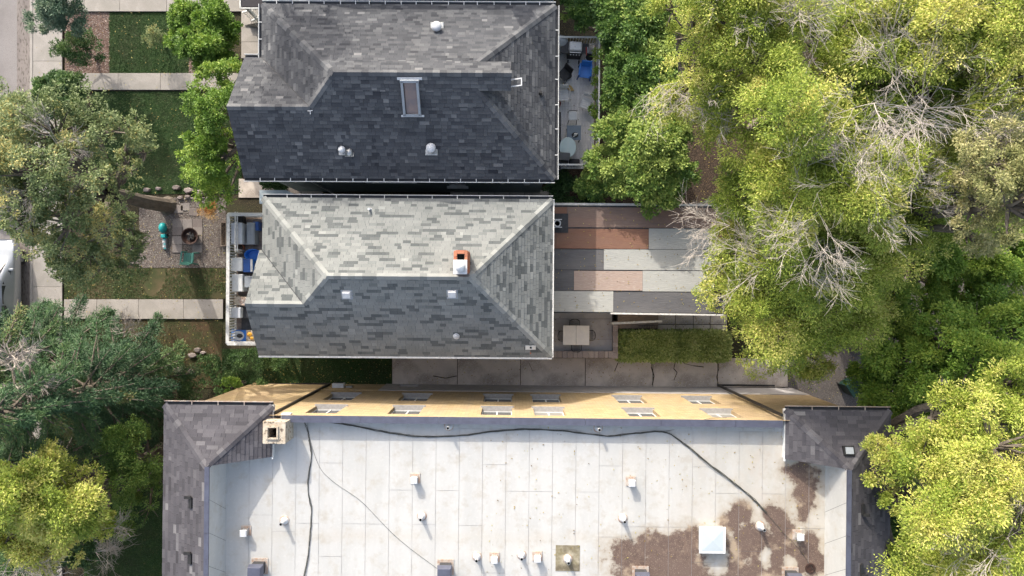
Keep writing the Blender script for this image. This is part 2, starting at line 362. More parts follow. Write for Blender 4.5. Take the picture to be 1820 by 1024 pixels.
def slabs(name, cells, z, m, part='slab', gap=.012, thick=.05, bev=.008):
    """a structure whose pieces are separate slabs; cells are world rectangles"""
    base = MB()
    xs = [c[0] for c in cells]+[c[2] for c in cells]; ys = [c[1] for c in cells]+[c[3] for c in cells]
    for c in cells: base.box(((c[0]+c[2])/2, (c[1]+c[3])/2, (z-.02)/2), (abs(c[2]-c[0])+gap, abs(c[3]-c[1])+gap, z-.02))
    root = base.build(name, M['grout'], kind='structure')
    for i, c in enumerate(cells):
        s = MB(); w = abs(c[2]-c[0])-gap; h = abs(c[3]-c[1])-gap
        s.box((0, 0, 0), (w, h, .03), tone=random.random())
        s.build(part, m, root, bevel=bev, loc=((c[0]+c[2])/2, (c[1]+c[3])/2, z-.012+random.uniform(0, .003)))
    return root

def px_cells(xs, ys, z=0.0):
    out = []
    for i in range(len(xs)-1):
        for j in range(len(ys)-1):
            a = W(xs[i], ys[j], z); c = W(xs[i+1], ys[j+1], z); out.append((a.x, c.y, c.x, a.y))
    return out
slabs('sidewalk', px_cells([61, 113], [-110, -50, 8, 50, 110, 165, 222, 280, 338, 396, 452, 510, 568, 626, 684, 742, 800, 858, 916, 974, 1032]), .1, M['concrete'])
slabs('front_path', px_cells([116, 148, 212, 287, 367, 425], [131, 161]), .1, M['concrete'])
slabs('front_path.001', px_cells([116, 174, 248, 328, 398], [532, 567]), .1, M['concrete'])
slabs('front_path.002', px_cells([116, 152, 215, 298, 380, 440], [-60, 22]), .1, M['concrete'])
slabs('side_path', px_cells([430, 468], [22, 50, 76, 105]), .1, M['concrete'])
slabs('side_path.001', px_cells([425, 470, 505, 537, 574], [318, 352]), .06, M['drive'])
slabs('side_path.002', px_cells([800, 824, 850, 878, 905, 932, 984], [338, 362]), .04, M['drive'])
slabs('driveway', px_cells([697, 813, 925, 1040, 1160, 1275, 1400], [636, 688]), .05, M['drive'], gap=.03)
cr = MB()        # cracks crossing the slabs
def crack(pts, z, w=.02):
    P = [W(x, y, 0) for x, y in pts]
    for a, c in zip(P[:-1], P[1:]):
        d = (c-a).normalized(); s = Vector((-d.y, d.x, 0))*w*random.uniform(.5, 1.2)
        cr.quad((a.x-s.x, a.y-s.y, z), (c.x-s.x, c.y-s.y, z), (c.x+s.x, c.y+s.y, z), (a.x+s.x, a.y+s.y, z))
crack([(1160, 640), (1157, 652), (1162, 668), (1159, 684)], .058, .035); crack([(1200, 642), (1197, 655), (1203, 662), (1197, 676)], .058)
crack([(1275, 640), (1277, 655), (1273, 670), (1276, 684)], .058); crack([(1215, 646), (1232, 650), (1250, 652)], .058)
crack([(1098, 645), (1092, 660)], .058); crack([(770, 668), (792, 672), (812, 668)], .058); crack([(940, 645), (947, 660)], .058, .012)
cr.build('crack', M['grout'], kind='stuff')
sheet('alley_surface', px_poly([(1400, 600), (1900, 600), (1900, 735), (1400, 735)], 0), .012, M['asphalt'], kind='structure')
sheet('alley_surface.001', px_poly([(1640, 430), (1830, 400), (1830, 600), (1600, 600)], 0), .012, M['asphalt'], kind='structure')
sheet('soil_bed', px_poly([(1100, 180), (1420, 180), (1420, 380), (1000, 380), (1000, 320)], 0), .008, M['soil'], kind='structure')

# rock mulch and gravel as loose stones
def pebbles(name, regions, n, size, m, bed):
    b = MB()
    for (x0, y0, x1, y1) in regions:
        p = rect_px(x0, y0, x1, y1); b.quad(*[(q[0], q[1], .016) for q in p], tone=.3)
    areas = [(x1-x0)*(y1-y0) for x0, y0, x1, y1 in regions]; tot = sum(areas)
    for (x0, y0, x1, y1), ar in zip(regions, areas):
        for _ in range(int(n*ar/tot)):
            c = W(random.uniform(x0, x1), random.uniform(y0, y1)); r = size*random.uniform(.6, 1.5)
            k = random.randint(4, 5); a0 = random.random()*6.28; tn = min(1, max(0, random.gauss(.5, .28)))
            vs = [(c.x+r*math.cos(a0+6.28*j/k)*random.uniform(.8, 1.2), c.y+r*.75*math.sin(a0+6.28*j/k), .017) for j in range(k)]+[(c.x+random.uniform(-.3, .3)*r, c.y+random.uniform(-.3, .3)*r, .017+r*.7)]
            b.add(vs, [(j, (j+1) % k, k) for j in range(k)], tn)
    return b.build(name, m, kind='stuff')
pebbles('rock_mulch', [(116, 22, 195, 131), (336, 110, 400, 131)], 9000, .026, M['mulch'], None)
pebbles('gravel', [(248, 352, 402, 476), (232, 420, 250, 470)], 15000, .024, M['gravel'], None)

# lawns: soil sheet plus blades
lawn_rects = [((194, 22, 336, 131), 'g'), ((165, 163, 430, 345), 'g'), ((115, 477, 403, 531), 'd'), ((116, 568, 395, 690), 'b'),
              ((395, 620, 697, 686), 'g'), ((150, 870, 480, 1100), 'g'), ((-10, 600, 57, 1030), 'g')]
for r, k in lawn_rects:
    sheet('lawn' if k != 'b' else 'bare_yard', rect_px(*r), .02, {'g': M['lawn'], 'd': M['lawn_dry'], 'b': M['dryturf']}[k], kind='structure')
M['blade'] = leaf_mat('grass_blades', [(0, (.018, .05, .014)), (.5, (.042, .095, .024)), (.8, (.085, .12, .04)), (1, (.19, .15, .08))], .2)

def np_mesh(name, V, faces_n, nf, tone, m, parent=None, **kw):
    """V (n,3); every face has faces_n consecutive vertices"""
    me = bpy.data.meshes.new(name); nv = len(V)
    me.vertices.add(nv); me.vertices.foreach_set('co', np.ascontiguousarray(V, dtype=np.float32).ravel())
    me.loops.add(nv); me.loops.foreach_set('vertex_index', np.arange(nv, dtype=np.int32))
    me.polygons.add(nf); me.polygons.foreach_set('loop_start', np.arange(0, nv, faces_n, dtype=np.int32))
    a = me.attributes.new('tone', 'FLOAT', 'FACE'); a.data.foreach_set('value', np.clip(tone, 0, 1).astype(np.float32))
    me.materials.append(m); me.update(calc_edges=True)
    o = bpy.data.objects.new(name, me); COL.objects.link(o)
    if parent is not None: o.parent = parent
    return tag(o, **kw)

def grass():
    Vs = []; T = []
    for (x0, y0, x1, y1), k in lawn_rects[:6]:
        if y0 > 800: y1 = 1030
        a = W(x0, y0); c = W(x1, y1); area = abs((c.x-a.x)*(c.y-a.y)); n = int(area*{'g': 620, 'd': 750, 'b': 150}[k])
        x = rng.uniform(a.x, c.x, n); y = rng.uniform(c.y, a.y, n)
        pn = np.array([mnoise.noise(Vector((X*.7, Y*.7, 3))) for X, Y in zip(x, y)])
        if k == 'd': keep = pn < .28; x, y, pn = x[keep], y[keep], pn[keep]; n = len(x)
        th = rng.uniform(0, 6.28, n); L = rng.uniform(.05, .11, n); w = .011
        dx, dy = np.cos(th), np.sin(th); lean = rng.uniform(.3, .9, n)
        p0 = np.stack([x-dy*w, y+dx*w, np.full(n, .02)], 1); p1 = np.stack([x+dy*w, y-dx*w, np.full(n, .02)], 1)
        p2 = np.stack([x+dx*L*lean, y+dy*L*lean, .02+L*.7], 1)
        Vs.append(np.stack([p0, p1, p2], 1).reshape(-1, 3))
        T.append(rng.normal(.45, .16, n)+pn*.3+(.12 if k == 'd' else 0)+(rng.random(n) < .02)*.5)
    V = np.concatenate(Vs); t = np.concatenate(T); np_mesh('grass', V, 3, len(t), t, M['blade'], kind='stuff')
grass()

# ------------------------------------------------------------------ shingled roofs
def clip_poly(subj, clip):
    """Sutherland-Hodgman, clip is convex counter-clockwise"""
    out = subj
    for i in range(len(clip)):
        a = clip[i]; c = clip[(i+1) % len(clip)]; inp = out; out = []
        if not inp: return []
        def side(p): return (c[0]-a[0])*(p[1]-a[1])-(c[1]-a[1])*(p[0]-a[0])
        for j in range(len(inp)):
            p = inp[j]; q = inp[(j+1) % len(inp)]; sp = side(p); sq = side(q)
            if sp >= 0: out.append(p)
            if (sp >= 0) != (sq >= 0):
                t = sp/(sp-sq); out.append((p[0]+(q[0]-p[0])*t, p[1]+(q[1]-p[1])*t))
    return out

def shingle_face(pts, up, pieces, expo=.145, wid=.3, tonef=None, h=.022, off=0.0):
    """pts: coplanar convex polygon in 3D; up: horizontal uphill direction; appends (area, verts, faces, tone)"""
    pts = [Vector(p) for p in pts]
    nrm = (pts[1]-pts[0]).cross(pts[2]-pts[0]).normalized()
    if nrm.z < 0: nrm = -nrm
    up = Vector((up[0], up[1], 0)).normalized(); s = (up-nrm*up.dot(nrm)).normalized(); u = s.cross(nrm).normalized()
    O = Vector((0, 0, 0))
    p2 = [((p-O).dot(u), (p-O).dot(s)) for p in pts]; pn = (pts[0]-O).dot(nrm)
    ar = sum(p2[i][0]*p2[(i+1) % len(p2)][1]-p2[(i+1) % len(p2)][0]*p2[i][1] for i in range(len(p2)))
    if ar < 0: p2.reverse()
    umin = min(p[0] for p in p2); umax = max(p[0] for p in p2); smin = min(p[1] for p in p2); smax = max(p[1] for p in p2)
    row0 = math.floor(smin/expo)
    r = row0
    while r*expo < smax:
        rr = random.Random(r*131+int(pn*100)); x = umin-rr.random()*wid-wid
        while x < umax:
            w = wid*rr.choice((.5, .75, 1, 1, 1.3)); a0 = x+.004; a1 = x+w-.004; b0 = r*expo; b1 = b0+expo+.001
            x += w
            c = clip_poly([(a0, b0), (a1, b0), (a1, b1), (a0, b1)], p2)
            if len(c) < 3: continue
            A = abs(sum(c[i][0]*c[(i+1) % len(c)][1]-c[(i+1) % len(c)][0]*c[i][1] for i in range(len(c))))/2
            if A < 2e-4: continue
            hh = h*rr.uniform(.7, 1.3); n = len(c)
            top = [O+u*p[0]+s*p[1]+nrm*(pn+off+hh*(1-.75*(p[1]-b0)/expo)) for p in c]; bot = [O+u*p[0]+s*p[1]+nrm*(pn+off-.004) for p in c]
            fs = [tuple(range(n))]+[(n+i, n+(i+1) % n, (i+1) % n, i) for i in range(n)]
            pieces.append((A, top+bot, fs, tonef(rr, x, r)))
        r += 1

def emit_shingles(pieces, m, roof, limit=280):
    order = sorted(range(len(pieces)), key=lambda i: -pieces[i][0])
    rest = MB()
    for k, i in enumerate(order):
        A, vs, fs, tn = pieces[i]
        if k < limit:
            b = MB(); b.add(vs, fs, max(tn, .001)); b.build('shingle', m, roof)
        else: rest.add(vs, fs, max(tn, .001))
    rest.build('shingle_field', m, roof, kind='stuff')

def ridge_caps(p, q, m, roof, dirs, w=.15, L=.26, joined=None, tones=(.35, .5, .6, .7, .85)):
    """folded cap shingles laid along a ridge or hip from p up to q; dirs: two downhill vectors (3D) across the line"""
    p = Vector(p); q = Vector(q); n = max(1, int((q-p).length/L)); d = (q-p)/n
    for i in range(n):
        a = p+d*i; c = a+d*1.12; tn = random.choice(tones); dl, dr = Vector(dirs[0])*w, Vector(dirs[1])*w
        up = Vector((0, 0, .045)); lo = Vector((0, 0, .028))
        vs = [a+up, a+dl+up, c+dl+lo, c+lo, a+dr+up, c+dr+lo]
        vs2 = [v-Vector((0, 0, .03)) for v in (vs[0], vs[1], vs[4])]
        tgt = joined if joined is not None else MB()
        tgt.add(vs+vs2, [(0, 1, 2, 3), (0, 3, 5, 4), (1, 0, 6, 7), (0, 4, 8, 6)], tn)
        if joined is None: tgt.build('ridge_shingle', m, roof)

def gutter(root, a, b_, outn, m, drop=.03, hanger_gap=.62):
    """open trough along eave a-b at the roof edge; outn: outward normal"""
    a = Vector(a); b_ = Vector(b_); o = Vector(outn); wdt = .135
    g = MB(); z = Vector((0, 0, 1))
    A = a-z*drop; B = b_-z*drop
    g.bar(A+o*wdt, B+o*wdt, .022, .1)
    gg = g.build('gutter', m, root)
    g = MB(); g.bar(A+o*(wdt/2-.008)-z*.05, B+o*(wdt/2-.008)-z*.05, wdt-.02, .012); g.bar(A+o*.008-z*.02, B+o*.008-z*.02, .012, .09); g.build('gutter_trough', M['charcoal'], gg)
    n = int((b_-a).length/hanger_gap); src = None
    for i in range(1, n):
        c = A+(B-A)*(i/n)+(B-A).normalized()*random.uniform(-.05, .05)
        if src is None:
            hb = MB(); hb.bar(Vector((0, 0, 0)), o*wdt, .028, .02); src = hb.build('hanger', m, gg, loc=c+z*.045)
        else: place(src, 'hanger', gg, c+z*.045)
    return gg

def wall_holes(b, u0, u1, z0, z1, fn, holes, depth, tone=0.0):
    """wall in the plane fn(u,d,z) with rectangular openings (u0,u1,z0,z1), reveals go in by depth"""
    us = sorted(set([u0, u1]+[h[0] for h in holes]+[h[1] for h in holes])); zs = sorted(set([z0, z1]+[h[2] for h in holes]+[h[3] for h in holes]))
    for i in range(len(us)-1):
        for j in range(len(zs)-1):
            cu = (us[i]+us[i+1])/2; cz = (zs[j]+zs[j+1])/2
            if any(h[0] < cu < h[1] and h[2] < cz < h[3] for h in holes): continue
            b.quad(fn(us[i], 0, zs[j]), fn(us[i+1], 0, zs[j]), fn(us[i+1], 0, zs[j+1]), fn(us[i], 0, zs[j+1]), tone)
    for h in holes:
        a, c, e, g = h
        for (p, q) in (((a, e), (c, e)), ((c, e), (c, g)), ((c, g), (a, g)), ((a, g), (a, e))):
            b.quad(fn(p[0], 0, p[1]), fn(q[0], 0, q[1]), fn(q[0], depth, q[1]), fn(p[0], depth, p[1]), tone)

def house_roof(root, x0, x1, y0, y1, ze, m, bayx, gy, m_s=.69, gablet=None, tonef=None, limit=280, captones=(.35, .5, .6, .7, .85)):
    """hip roof with a west cross gable; returns the roof part"""
    hw = (y1-y0)/2; ym = (y0+y1)/2; zr = ze+m_s*hw
    Z = lambda d: ze+m_s*d
    xw = x0+hw; xe = x1-hw
    gyh = gy-y0; zg = Z(gyh); gn = gy+gyh; xg = x0+gyh       # gable ridge meets the west hip at xg
    gd = gablet[0] if gablet else hw; gx = gablet[1] if gablet else xe
    und = MB()     # deck under the shingles, closed at the sides
    P = []
    def face(pts, up):
        und.poly(pts); shingle_face(pts, up, P, tonef=tonef)
    # north
    face([(x0, y1, ze), (x1, y1, ze), (x1-gd, y1-gd, Z(gd)), (x0+gd, y1-gd, Z(gd))], (0, -1))
    if gablet: face([(x0+gd, y1-gd, Z(gd)), (gx, y1-gd, Z(gd)), (gx, ym, zr), (xw, ym, zr)], (0, -1))
    # south
    face([(bayx, y0, ze), (x1, y0, ze), (x1-gyh, gy, zg), (bayx, gy, zg)], (0, 1))
    face([(xg, gy, zg), (x1-gyh, gy, zg), (x1-gd, y0+gd, Z(gd)), (x0+gd, y0+gd, Z(gd))], (0, 1))
    if gablet: face([(x0+gd, y0+gd, Z(gd)), (gx, y0+gd, Z(gd)), (gx, ym, zr), (xw, ym, zr)], (0, 1))
    # west
    face([(x0, gn, ze), (x0, y1, ze), (xw, ym, zr), (xg, gy, zg)], (1, 0))
    # cross gable north slope
    face([(bayx, gn, ze), (x0, gn, ze), (xg, gy, zg), (bayx, gy, zg)], (0, -1))
    # east
    if gablet: face([(x1, y0, ze), (x1, y1, ze), (x1-gd, y1-gd, Z(gd)), (x1-gd, y0+gd, Z(gd))], (-1, 0))
    else: face([(x1, y0, ze), (x1, y1, ze), (xe, ym, zr)], (-1, 0))
    # underside
    und.poly([(bayx+.001, y0, ze-.09), (x1, y0, ze-.09), (x1, y1, ze-.09), (x0, y1, ze-.09), (x0, gn, ze-.09), (bayx+.001, gn, ze-.09)])
    for a, c in (((bayx, y0), (x1, y0)), ((x1, y0), (x1, y1)), ((x1, y1), (x0, y1)), ((x0, y1), (x0, gn)), ((x0, gn), (bayx, gn))):
        und.quad((*a, ze-.09), (*c, ze-.09), (*c, ze), (*a, ze))
    und.poly([(bayx, gn, ze-.09), (bayx, y0, ze-.09), (bayx, y0, ze), (bayx, gy, zg), (bayx, gn, ze)])
    if gablet:
        und.poly([(gx-.4, y0+gd, Z(gd)), (gx-.4, y1-gd, Z(gd)), (gx-.4, ym, zr)])
        und.poly([(x1-gd+.002, y0+gd, Z(gd)-.05), (x1-gd+.002, y1-gd, Z(gd)-.05), (x1-gd+.002, ym, zr-.02)])
    roof = und.build('roof', M['charcoal'], root)
    emit_shingles(P, m, roof, limit)
    i2 = .7071; sl = m_s
    def nrm(v): return Vector(v).normalized()
    N, S, E_, Wt = nrm((0, 1, -sl)), nrm((0, -1, -sl)), nrm((1, 0, -sl)), nrm((-1, 0, -sl))
    def hipdirs(toN, toX): return [nrm(Vector((toX, 0, -sl*1.0))*.0+Vector((-toN[0], -toN[1], 0))) if False else None]
    def across(p, q, d1, d2):
        ln = (Vector(q)-Vector(p)).normalized()
        return [(d1-ln*d1.dot(ln)).normalized(), (d2-ln*d2.dot(ln)).normalized()]
    segs = [((x0, y1, ze), (xw, ym, zr), N, Wt), ((x1, y1, ze), (x1-gd, y1-gd, Z(gd)), N, E_), ((x1, y0, ze), (x1-gd, y0+gd, Z(gd)), S, E_),
            ((xg, gy, zg), (xw, ym, zr), Wt, S), ((bayx, gy, zg), (xg, gy, zg), N, S), ((xw, ym, zr), (gx, ym, zr), N, S)]
    for p, q, d1, d2 in segs: ridge_caps(p, q, m, roof, across(p, q, d1, d2), tones=captones)
    # valley between gable and west slope
    v = MB(); v.bar(Vector((x0, gn, ze+.03)), Vector((xg, gy, zg+.03)), .03, .012); v.build('valley_flashing', M['charcoal'], roof)
    return roof, zr

def simple_walls(root, x0, x1, y0, y1, ze, m, y_holes=(), depth=.1):
    b = MB(); wall_holes(b, x0, x1, 0, ze, lambda u, d, z: (u, y0+d, z), list(y_holes), depth)
    b.quad((x1, y0, 0), (x1, y1, 0), (x1, y1, ze), (x1, y0, ze)); b.quad((x1, y1, 0), (x0, y1, 0), (x0, y1, ze), (x1, y1, ze)); b.quad((x0, y1, 0), (x0, y0, 0), (x0, y0, ze), (x0, y1, ze))
    w = b.build('wall', m, root); return w

def window(root, x0, x1, z0, z1, y, m_frame, blind=False, n=2):
    """casement window in an opening facing +-y; y = plane of the frame"""
    w = x1-x0; h = z1-z0; f = MB(); t = .04
    f.box((0, 0, t/2), (w, .05, t)); f.box((0, 0, h-t/2), (w, .05, t)); f.box((-w/2+t/2, 0, h/2), (t, .05, h-2*t)); f.box((w/2-t/2, 0, h/2), (t, .05, h-2*t))
    if n == 2: f.box((0, 0, h/2), (.06, .05, h-2*t))
    fo = f.build('window', m_frame, root, loc=((x0+x1)/2, y, z0))
    p = MB(); p.box((0, 0, h/2), (w-2*t, .012, h-2*t)); p.build('pane', M['blind'] if blind else M['glass'], fo, loc=(0, 0, 0))
    return fo

# ------------------------------------------------------------------ house with the dark roof
rot1 = -math.radians(.3)
h1 = thing('house', 'grey house under a dark slate shingle roof with a skylight', 'house', (-4.5, 8.0, 0), rot1)
F1 = Frame(h1)
ZE = 6.2
c = F1(466, 7, ZE); x0 = c.x; y1 = c.y
c = F1(986, 319, ZE); x1 = c.x; y0 = c.y
bay = F1(434, 210, ZE).x
def tone_dark(rr, x, r): return min(1, max(0, rr.gauss(.45, .14)+(.28 if rr.random() < .08 else 0)))
gyr = F1(450, 190, 7.88).y
roof1, zr1 = house_roof(h1, x0, x1, y0, y1, ZE, M['shingle_dark'], bay, gyr, gablet=(3.0, x1-1.8), tonef=tone_dark)
wx0, wx1, wy0, wy1 = x0+.35, x1-.35, y0+.32, y1-.32
holes1 = [(F1(705, 325, 3).x, F1(740, 325, 3).x, 3.6, 4.8), (F1(795, 330, 3).x, F1(826, 330, 3).x, 2.1, 3.2), (-1.9, -.9, 3.6, 4.8)]
simple_walls(h1, wx0, wx1, wy0, wy1, ZE-.09, M['siding_grey'], holes1)
b = MB(); gn1 = gyr+(gyr-y0)
b.box(((bay+.3+wx0)/2, (wy0+gn1-.3)/2, (ZE-.1)/2), (wx0-bay-.3-.01, gn1-.3-wy0, ZE-.1)); b.build('bay_wall', M['siding_grey'], h1)
for hh in holes1:
    fo = window(h1, *hh, wy0+.08, M['white'])
    s = MB(); s.box((0, -.12, -.02), (hh[1]-hh[0]+.2, .16, .05)); s.build('sill', M['white'], fo)
gutter(h1, (x0, y1, ZE), (x1, y1, ZE), (0, 1, 0), M['white']); gutter(h1, (bay, y0, ZE), (x1, y0, ZE), (0, -1, 0), M['white'])
gutter(h1, (x1, y0, ZE), (x1, y1, ZE), (1, 0, 0), M['white'], hanger_gap=.9); gutter(h1, (x0, gn1, ZE), (x0, y1, ZE), (-1, 0, 0), M['white'])
gutter(h1, (bay, gn1, ZE), (x0-.13, gn1, ZE), (0, 1, 0), M['white'], hanger_gap=.35)
b = MB()
for px in (862, 1): pass
b.box((F1(865, 328, 4).x, wy0-.03, 3.4), (.2, .06, .25)); b.box((F1(937, 330, 4).x, wy0-.05, 3.2), (.25, .1, .4)); b.box((F1(892, 330, 4).x, wy0-.03, 3.2), (.15, .06, .12))
b.build('wall_vent', M['galv'], h1)
b = MB(); b.tube([(F1(560, 325, 3).x, wy0-.06, 4.9), (F1(560, 325, 3).x, wy0-.06, .9), (F1(572, 325, 3).x, wy0-.25, .35), (F1(585, 325, 3).x, wy0-.5, .15)], .04, 8); b.build('downspout', M['weathered_white'], h1)
def on_roof1(px, py):      # point on the shingles of house 1 under a pixel, world coordinates
    for side in ('s', 'n', 'e'):
        pass
def roof_z(Fr, px, py, x0, x1, y0, y1, ze, m_s=.69):
    z = ze+1
    for _ in range(30):
        p = Fr(px, py, z); d = min(p.y-y0, y1-p.y, x1-p.x); z = ze+m_s*max(0, d)
    return Fr(px, py, z)
R1 = lambda px, py: roof_z(F1, px, py, x0, x1, y0, y1, ZE)
def w1(v): return h1.matrix_basis @ v
bpy.context.view_layer.update()

# round turbine-like vents
def cap_vent(p, r, label, tilt=0):
    t = thing('roof_vent', label, 'roof vent', p, 0, 'white round caps on the dark roof')
    b = MB(); b.box((0, 0, .01), (r*2.6, r*2.6, .02), taper=.9); b.build('flashing', M['galv'], t)
    b = MB(); b.lathe([(r*.62, -.05), (r*.62, .22)], n=20); b.build('pipe', M['galv'], t)
    b = MB(); b.lathe([(r*.6, .2), (r, .22), (r*1.02, .25), (r*.85, .31), (r*.45, .345), (.001, .355)], n=28); b.build('cap', M['metal_white'], t, smooth=True)
    return t
h1m = Matrix.Translation(h1.location) @ Matrix.Rotation(rot1, 4, 'Z')
cap_vent(h1m @ R1(777, 51), .2, 'round white vent cap on the sunlit north slope of the dark roof')
cap_vent(h1m @ R1(767, 265), .19, 'round white vent cap on the shaded slope below the skylight')
cap_vent(h1m @ R1(610, 268), .14, 'smaller round white vent cap beside a galvanised hood on the shaded slope')
t = thing('hood_vent', 'galvanised scoop hood vent beside the smallest white cap', 'roof vent', h1m @ R1(622, 272))
b = MB(); b.box((0, 0, .02), (.34, .4, .02), rx=-.6); b.build('flashing', M['galv'], t)
b = MB(); b.lathe([(.12, 0), (.13, .14), (.1, .2), (.001, .23)], n=16, sy=1.25); b.build('hood', M['galv'], t, smooth=True)
t = thing('plumbing_vent', 'short black plumbing pipe on the east hip of the dark roof', 'vent pipe', h1m @ R1(960, 167))
b = MB(); b.lathe([(.12, 0), (.06, .06), (.05, .28)], n=14); b.build('pipe', M['black'], t)
b = MB(); b.lathe([(.14, -.03), (.13, .04)], n=14); b.build('collar', M['charcoal'], t)
t = thing('bird_spike', 'tiny bright metal fleck on the dark roof near the gable ridge', 'flashing tab', h1m @ (R1(552, 198)+Vector((0, 0, .03))))
b = MB(); b.bar((-.1, 0, .02), (.1, .02, .03), .025, .012); b.bar((0, -.12, .0), (0, .02, .03), .03, .012); b.build('tab', M['metal_white'], t)
# skylight, laid in the south slope
ang = math.atan(.69)
p = h1m @ R1(731, 173)
sk = thing('skylight', 'framed skylight with pale frame and brown glass in the dark south slope', 'skylight', p)
Ms = Matrix.Rotation(ang, 4, 'X')
def tilt_box(bb, c, d): 
    n0 = len(bb.v); bb.box(c, d)
    for i in range(n0, len(bb.v)): bb.v[i] = tuple(Ms @ Vector(bb.v[i]))
b = MB(); w_, l_ = .58, 1.3
tilt_box(b, (-w_/2, 0, .09), (.09, l_, .2)); tilt_box(b, (w_/2, 0, .09), (.09, l_, .2)); tilt_box(b, (0, l_/2, .09), (w_+.12, .09, .2)); tilt_box(b, (0, -l_/2, .09), (w_+.12, .09, .2))
b.build('frame', M['greyplastic'], sk)
b = MB(); tilt_box(b, (0, l_/2+.07, .03), (w_+.35, .1, .03)); b.build('flashing', M['metal_white'], sk)
b = MB(); tilt_box(b, (0, -l_/2-.07, .03), (w_+.3, .08, .03)); b.build('flashing', M['metal_white'], sk)
b = MB(); tilt_box(b, (0, 0, .1), (w_-.09, l_-.09, .02)); b.build('glass', M['skylightglass'], sk)
b = MB(); tilt_box(b, (-.22, 0, .125), (.015, l_-.1, .015)); b.build('inner_bar', M['black'], sk)
# bracket on the gablet
t = thing('antenna_bracket', 'white U shaped bracket sticking out of the small east gablet', 'bracket', h1m @ F1(908, 147, 8.2))
b = MB(); b.bar((0, .11, 0), (.42, .14, .08), .045, .03); b.bar((0, -.15, 0), (.42, -.12, .08), .045, .03); b.bar((.4, -.13, .08), (.4, .15, .08), .045, .03); b.build('frame', M['metal_white'], t)

# ------------------------------------------------------------------ house with the light roof
rot2 = -math.radians(.38)
h2 = thing('house', 'pale house under a light grey blended shingle roof with a brick chimney', 'house', (-4.2, .4, 0), rot2)
F2 = Frame(h2)
c = F2(467, 351, ZE); a0 = c.x; b1 = c.y
c = F2(981, 635, ZE); a1 = c.x; b0 = c.y
def tone_light(rr, x, r):
    row = r; off = ((row*7919) % 13)/13; cell = int(math.floor(x/.36+off*3))
    h_ = random.Random(cell*92821+row*68917).random()
    return min(1, max(0, (.08 if h_ < .17 else (.32 if h_ < .30 else .68))+rr.gauss(0, .10)))
gy2 = F2(450, 540, 7.7).y
roof2, zr2 = house_roof(h2, a0, a1, b0, b1, ZE, M['shingle_light'], a0-.12, gy2, tonef=tone_light, captones=(.5, .8, .95, 1, 1))
simple_walls(h2, a0+.35, a1-.35, b0+.32, b1-.3, ZE-.09, M['siding_blue'])
b = MB(); b.poly([(a0+.3, gy2-1.7, ZE-.1), (a0+.3, gy2+1.7, ZE-.1), (a0+.3, gy2, ZE+1.1)]); b.build('gable_wall', M['siding_blue'], h2)
gutter(h2, (a0, b1, ZE), (a1, b1, ZE), (0, 1, 0), M['weathered_white'], hanger_gap=.95)
b = MB(); b.bar((a0-.12, b0-.05, ZE-.03), (a1, b0-.05, ZE-.03), .07, .1); b.bar((a1+.03, b0, ZE-.03), (a1+.03, b1, ZE-.03), .05, .1); b.build('fascia', M['weathered_white'], h2)
R2 = lambda px, py: roof_z(F2, px, py, a0, a1, b0, b1, ZE)
h2m = Matrix.Translation(h2.location) @ Matrix.Rotation(rot2, 4, 'Z')
# bay on the north-west corner
b = MB()
pp = [F2(461, 338, 4.6), F2(508, 338, 4.6), F2(530, 348, 4.6), F2(530, 362, 4.6), F2(461, 362, 4.6)]
b.prism([(q.x, q.y) for q in pp], 4.45, 4.6); b.build('bay_roof', M['siding_blue'], h2)
b = MB(); q0 = F2(467, 344, 4.6); q1 = F2(512, 346, 4.6)
b.box(((q0.x+q1.x)/2, (q0.y+q1.y)/2-.1, 2.2), (q1.x-q0.x, .3, 4.4)); b.build('bay_wall', M['siding_blue'], h2)
b = MB(); b.bar((a0-.13, b1, 5.3), (a0-.13, F2(462, 378, 4.2).y, 4.3), .14, .1); b.build('porch_trim', M['white'], h2)

# brick chimney on the ridge
ct = thing('chimney', 'red brick chimney with a black flue and white metal vent cap on the light roof', 'chimney', h2m @ F2(820, 466, 9.1)*1)
ct.location.z = 0; ct.location = (ct.location.x, ct.location.y, 7.6); ct.rotation_euler.z = rot2
bz = 1.75
b = MB(); b.box((0, 0, bz/2), (.46, .78, bz)); b.build('stack_core', M['mortar'], ct)
bw = MB(); nb = 0
small = {}
def brick_at(x, y, z, lx, ly, tn):
    key = (round(lx, 3), round(ly, 3), int(tn*4))
    if key not in small:
        q = MB(); q.box((0, 0, 0), (lx, ly, .06), tone=tn); small[key] = q.build('brick', M['brick'], ct, loc=(x, y, z))
    else: place(small[key], 'brick', ct, (x, y, z))
zz = .55
r = 0
while zz < bz-.02:
    o = .1 if r % 2 else 0
    for s in (-1, 1):
        y = -.39+o
        while y < .36:
            L = min(.19, .40-y); brick_at(s*.235, y+L/2, zz, .05, L-.012, random.random()); y += .2
        x = -.21+o*.5
        while x < .2:
            L = min(.19, .22-x); brick_at(x+L/2, s*.395, zz, L-.012, .05, random.random()); x += .2
    zz += .073; r += 1
for i in range(4): brick_at(-.19, -.3+.2*i, bz+.03, .1, .185, random.random())
for i in range(4): brick_at(.19, -.3+.2*i, bz+.03, .1, .185, random.random())
brick_at(0, .34, bz+.03, .26, .1, .4); brick_at(0, .02, bz+.03, .26, .09, .6); brick_at(0, -.34, bz+.03, .26, .1, .3)
b = MB(); b.box((0, .17, bz+.035), (.24, .2, .03)); b.build('flue', M['hole'], ct)
b = MB(); b.box((-.01, -.19, bz+.1), (.5, .52, .07)); b.build('cap_plate', M['metal_white'], ct, bevel=.01)
b = MB(); b.lathe([(.15, 0), (.15, .1), (.19, .11), (.19, .15), (.001, .2)], (0, -.18, bz+.13), 20); b.build('vent_cap', M['metal_white'], ct, smooth=True)

